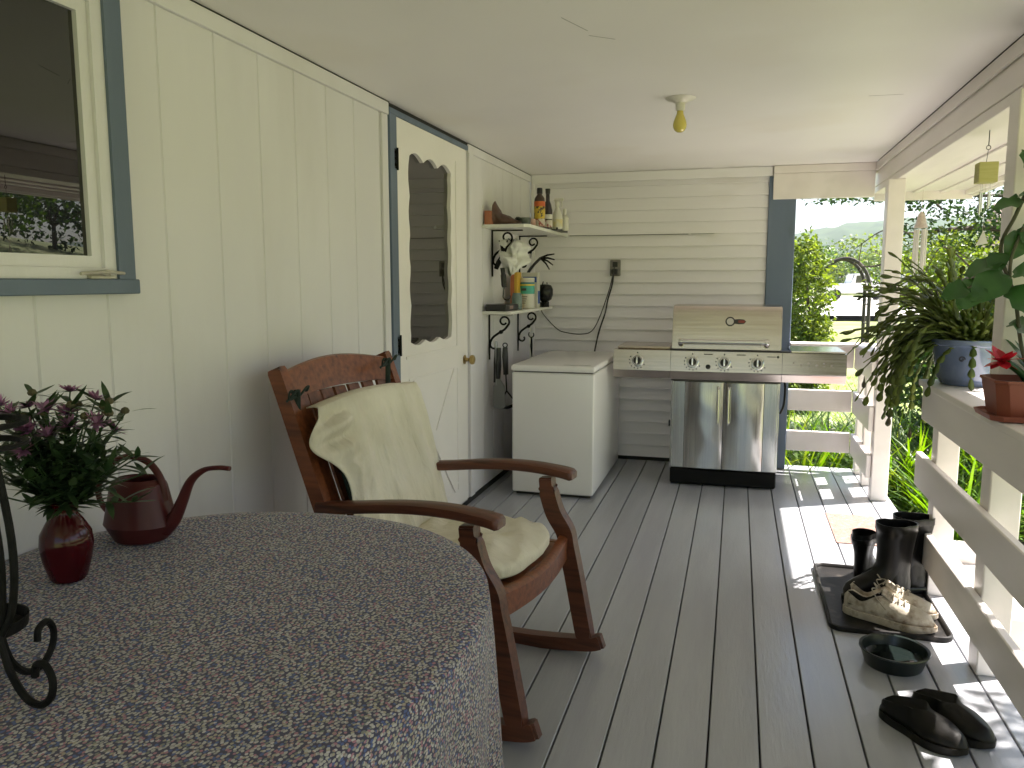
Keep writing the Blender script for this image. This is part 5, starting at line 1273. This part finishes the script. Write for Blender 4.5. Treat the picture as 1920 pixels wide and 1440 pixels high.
m = MB()
leafcloud(m, [(2.6, 8.5, 1.05, .55, .45, .30), (2.0, 8.3, 1.0, .35, .35, .35), (3.1, 8.7, 1.2, .5, .5, .5), (2.3, 8.3, .55, .5, .4, .35), (2.9, 8.6, .4, .5, .4, .5), (1.75, 8.3, .45, .2, .3, .4), (2.4, 8.9, 1.5, .9, .4, .4), (1.7, 8.9, 1.35, .4, .3, .3)], 10500, .06, .034)
leafcloud(m, [(2.5, 8.5, 1.75, .95, .5, .22), (1.6, 8.4, 2.3, .55, .5, .16), (2.5, 8.5, 2.45, .8, .5, .25), (1.75, 8.3, 1.7, .35, .4, .15)], 1500, .055, .032)
leafcloud(m, [(2.4, 8.0, 2.85, .9, .5, .2), (3.2, 8.5, 2.2, .5, .5, .5)], 1100, .055, .032)
m.build('crown', LEAFY, t, world=True, smooth=False, solid=-1)
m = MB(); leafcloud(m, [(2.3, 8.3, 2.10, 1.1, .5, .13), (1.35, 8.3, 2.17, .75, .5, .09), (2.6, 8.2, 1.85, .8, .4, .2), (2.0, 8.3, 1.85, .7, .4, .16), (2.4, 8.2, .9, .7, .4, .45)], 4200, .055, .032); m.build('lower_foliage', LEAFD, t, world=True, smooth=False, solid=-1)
# denser shrubs behind the pots
for (x_, y_, s_, mt, lb) in ((1.98, 7.15, .50, LEAFD, 'dense dark green shrub behind the blue pot'), (2.6, 7.7, .7, LEAFM, 'mid green shrub behind the tall porch post'), (1.75, 8.1, .45, LEAFM, 'small green shrub just beyond the corner post')):
    tree('garden_shrub', lb, 'shrub', (x_, y_, gh(x_, y_)), .3, .03, [(x_, y_, .25, s_, s_, s_), (x_ - .2, y_ - .1, .65, s_ * .6, s_ * .6, s_ * .5), (x_ + .3, y_, .7, s_ * .6, s_ * .6, s_ * .55), (x_, y_, -.2, s_, s_, .3)], 4200, .065, .04, mt)
# shade tree outside the frame to the right (its crown dapples the near deck and shows in the window)
tree('shade_tree', 'broad leafy tree standing on the lawn beside the porch', 'tree', (4.6, 3.6, gh(4.6, 3.6)), 2.6, .16,
     [(2.75, 3.05, 2.9, .85, .80, .6), (3.3, 2.2, 3.2, .9, .9, .7), (2.9, 1.2, 2.9, .8, .9, .7), (4.2, 3.2, 4.0, 1.2, 1.2, .9), (4.3, 1.6, 3.9, 1.2, 1.2, .9), (3.3, .2, 3.2, .9, .9, .8)], 15000, .10, .06, LEAFM)
# hedge of far trees
fars = []
def fartree(x_, y_, h_, w_, mt, lb, n=2600, gp='trees beyond the gravel drive'):
    b = (x_, y_, gh(x_, y_)); cs = []
    for _ in range(6):
        cs.append((x_ + gr.uniform(-.5, .5) * w_, y_ + gr.uniform(-.4, .4) * w_, b[2] + h_ * gr.uniform(.35, .8), w_ * gr.uniform(.3, .5), w_ * .4, h_ * gr.uniform(.16, .28)))
    cs.append((x_, y_, b[2] + h_ * .3, w_ * .5, w_ * .5, h_ * .3))
    tree('distant_tree', lb, 'tree', b, h_ * .35, h_ * .03, cs, n, h_ * .075, h_ * .05, mt, gp)
k = 0
ORD = 'first second third fourth fifth sixth seventh eighth ninth tenth eleventh twelfth'.split()
NM = ('pale yellow green rounded tree', 'mid green bushy tree', 'dark green dense tree')
for row, lst in (('row beyond the drive', ((5, 76, 4.4, 6, 0), (9, 78, 4.9, 6, 1), (13, 74, 5.0, 6, 0), (17, 77, 4.6, 6, 2), (21, 74, 5.4, 7, 0), (26, 76, 5.6, 7, 1), (32, 74, 6, 8, 2))),
                 ('row under the hills', ((9, 118, 5, 10, 2), (17, 121, 5.4, 11, 1), (26, 118, 5.8, 11, 2), (36, 120, 6, 12, 1))),
                 ('middle of the garden', ((7.3, 27, 2.6, 3, 0), (9.0, 28, 3.0, 3, 1), (11.5, 27, 3.2, 3.4, 0))),
                 ('row up the slope', ((32, 6, 4.5, 6, 1), (34, 13, 5, 6, 2), (36, 21, 5.5, 7, 1), (38, 29, 5.5, 7, 2), (41, 38, 6, 8, 1), (45, 48, 6, 8, 2)))):
    for q, (x_, y_, h_, w_, kind) in enumerate(lst):
        fartree(x_, y_, h_, w_, (LEAFY, LEAFM, LEAFD)[kind], NM[kind].replace(' tree', '') + ' tree, ' + ORD[q] + ' from left in the ' + row, gp='trees in the ' + row)
# far house
t = thing('distant_house', 'distant house with dusty pink roof showing above the trees', 'house', (17.5, 52, .3))
m = MB(); m.box(14.5, 20.5, 50, 56, .2, 3.6); m.build('wall', pm('far_wall', (.5, .47, .43), rough=.8), t, smooth=False, world=True)
m = MB(); m.prism([(49.4, 3.55), (53, 5.9), (56.6, 3.55)], 14.1, 20.9, 'x'); m.build('roof', pm('dusty_roof', (.30, .22, .19), (.36, .27, .23), scale=3, rough=.8), t, smooth=False, world=True)
for wx in (15.5, 17.2, 19):
    m = MB(); m.box(wx, wx + .8, 49.96, 49.998, 1.4, 2.6); m.build('window', DARK, t, smooth=False, world=True)
# vehicles on the gravel drive
def car(x_, y_, rz, col, name, label, cat, pick=False):
    z0 = max(gh(x_, y_), 0) + .07
    t = thing(name, label, cat, (x_, y_, z0), rz)
    pr = [(-2.4, .45), (-2.45, .85), (-2.3, 1.02)] + ([(-.5, 1.05), (-.42, 1.72), (.35, 1.75), (1.05, 1.12)] if pick else [(-2.1, 1.15), (-1.7, 1.6), (.2, 1.66), (1.0, 1.1)]) + [(2.2, .98), (2.42, .75), (2.4, .42)]
    m = MB(); m.prism(pr, -.88, .88, 'y'); bmesh.ops.bevel(m.bm, geom=list(m.bm.edges), offset=.06, segments=2, affect='EDGES'); m.build('body', col, t)
    win_ = [(-.3, 1.12), (-.25, 1.6), (.3, 1.62), (.85, 1.14)] if pick else [(-1.85, 1.12), (-1.55, 1.5), (.15, 1.54), (.82, 1.12)]
    m = MB(); m.prism(win_, -.885, .885, 'y'); m.build('side_window', GLASS, t, smooth=False)
    for wx in (-1.5, 1.5):
        for wy in (-.8, .8):
            m = MB(); m.lathe([(.001, -.1), (.2, -.1), (.34, -.09), (.35, 0), (.34, .09), (.2, .1), (.001, .1)], (wx, wy, .35), axis='y', n=20); m.build('wheel', RUB, t)
    return t
car(7.6, 58, R(8), pm('white_car_paint', (.75, .75, .75), rough=.25, coat=.5), 'parked_pickup', 'white pickup truck parked on the far gravel drive, left of the other car', 'pickup', True)
car(12.2, 60, R(4), pm('silver_car_paint', (.45, .46, .47), rough=.25, metal=.5, coat=.5), 'parked_car', 'silver grey car parked on the far gravel drive behind the arch', 'car')

# ================================================================== AIR
m = MB(); m.box(-420, 560, -80, 720, -4.5, 95)
hz = m.build('haze', None or DARK, smooth=False); hz.data.materials.clear()
hm = bpy.data.materials.new('haze_air'); hm.use_nodes = True; hn = hm.node_tree
for nd in list(hn.nodes):
    if nd.type != 'OUTPUT_MATERIAL': hn.nodes.remove(nd)
pv = hn.nodes.new('ShaderNodeVolumePrincipled'); pv.inputs['Density'].default_value = .0005; pv.inputs['Color'].default_value = (.85, .92, 1, 1)
hn.links.new(pv.outputs[0], hn.nodes['Material Output'].inputs['Volume']); hz.data.materials.append(hm); tag(hz, kind='stuff')
tag(hz, 'thin pale summer haze over the lawn and hills', 'haze')
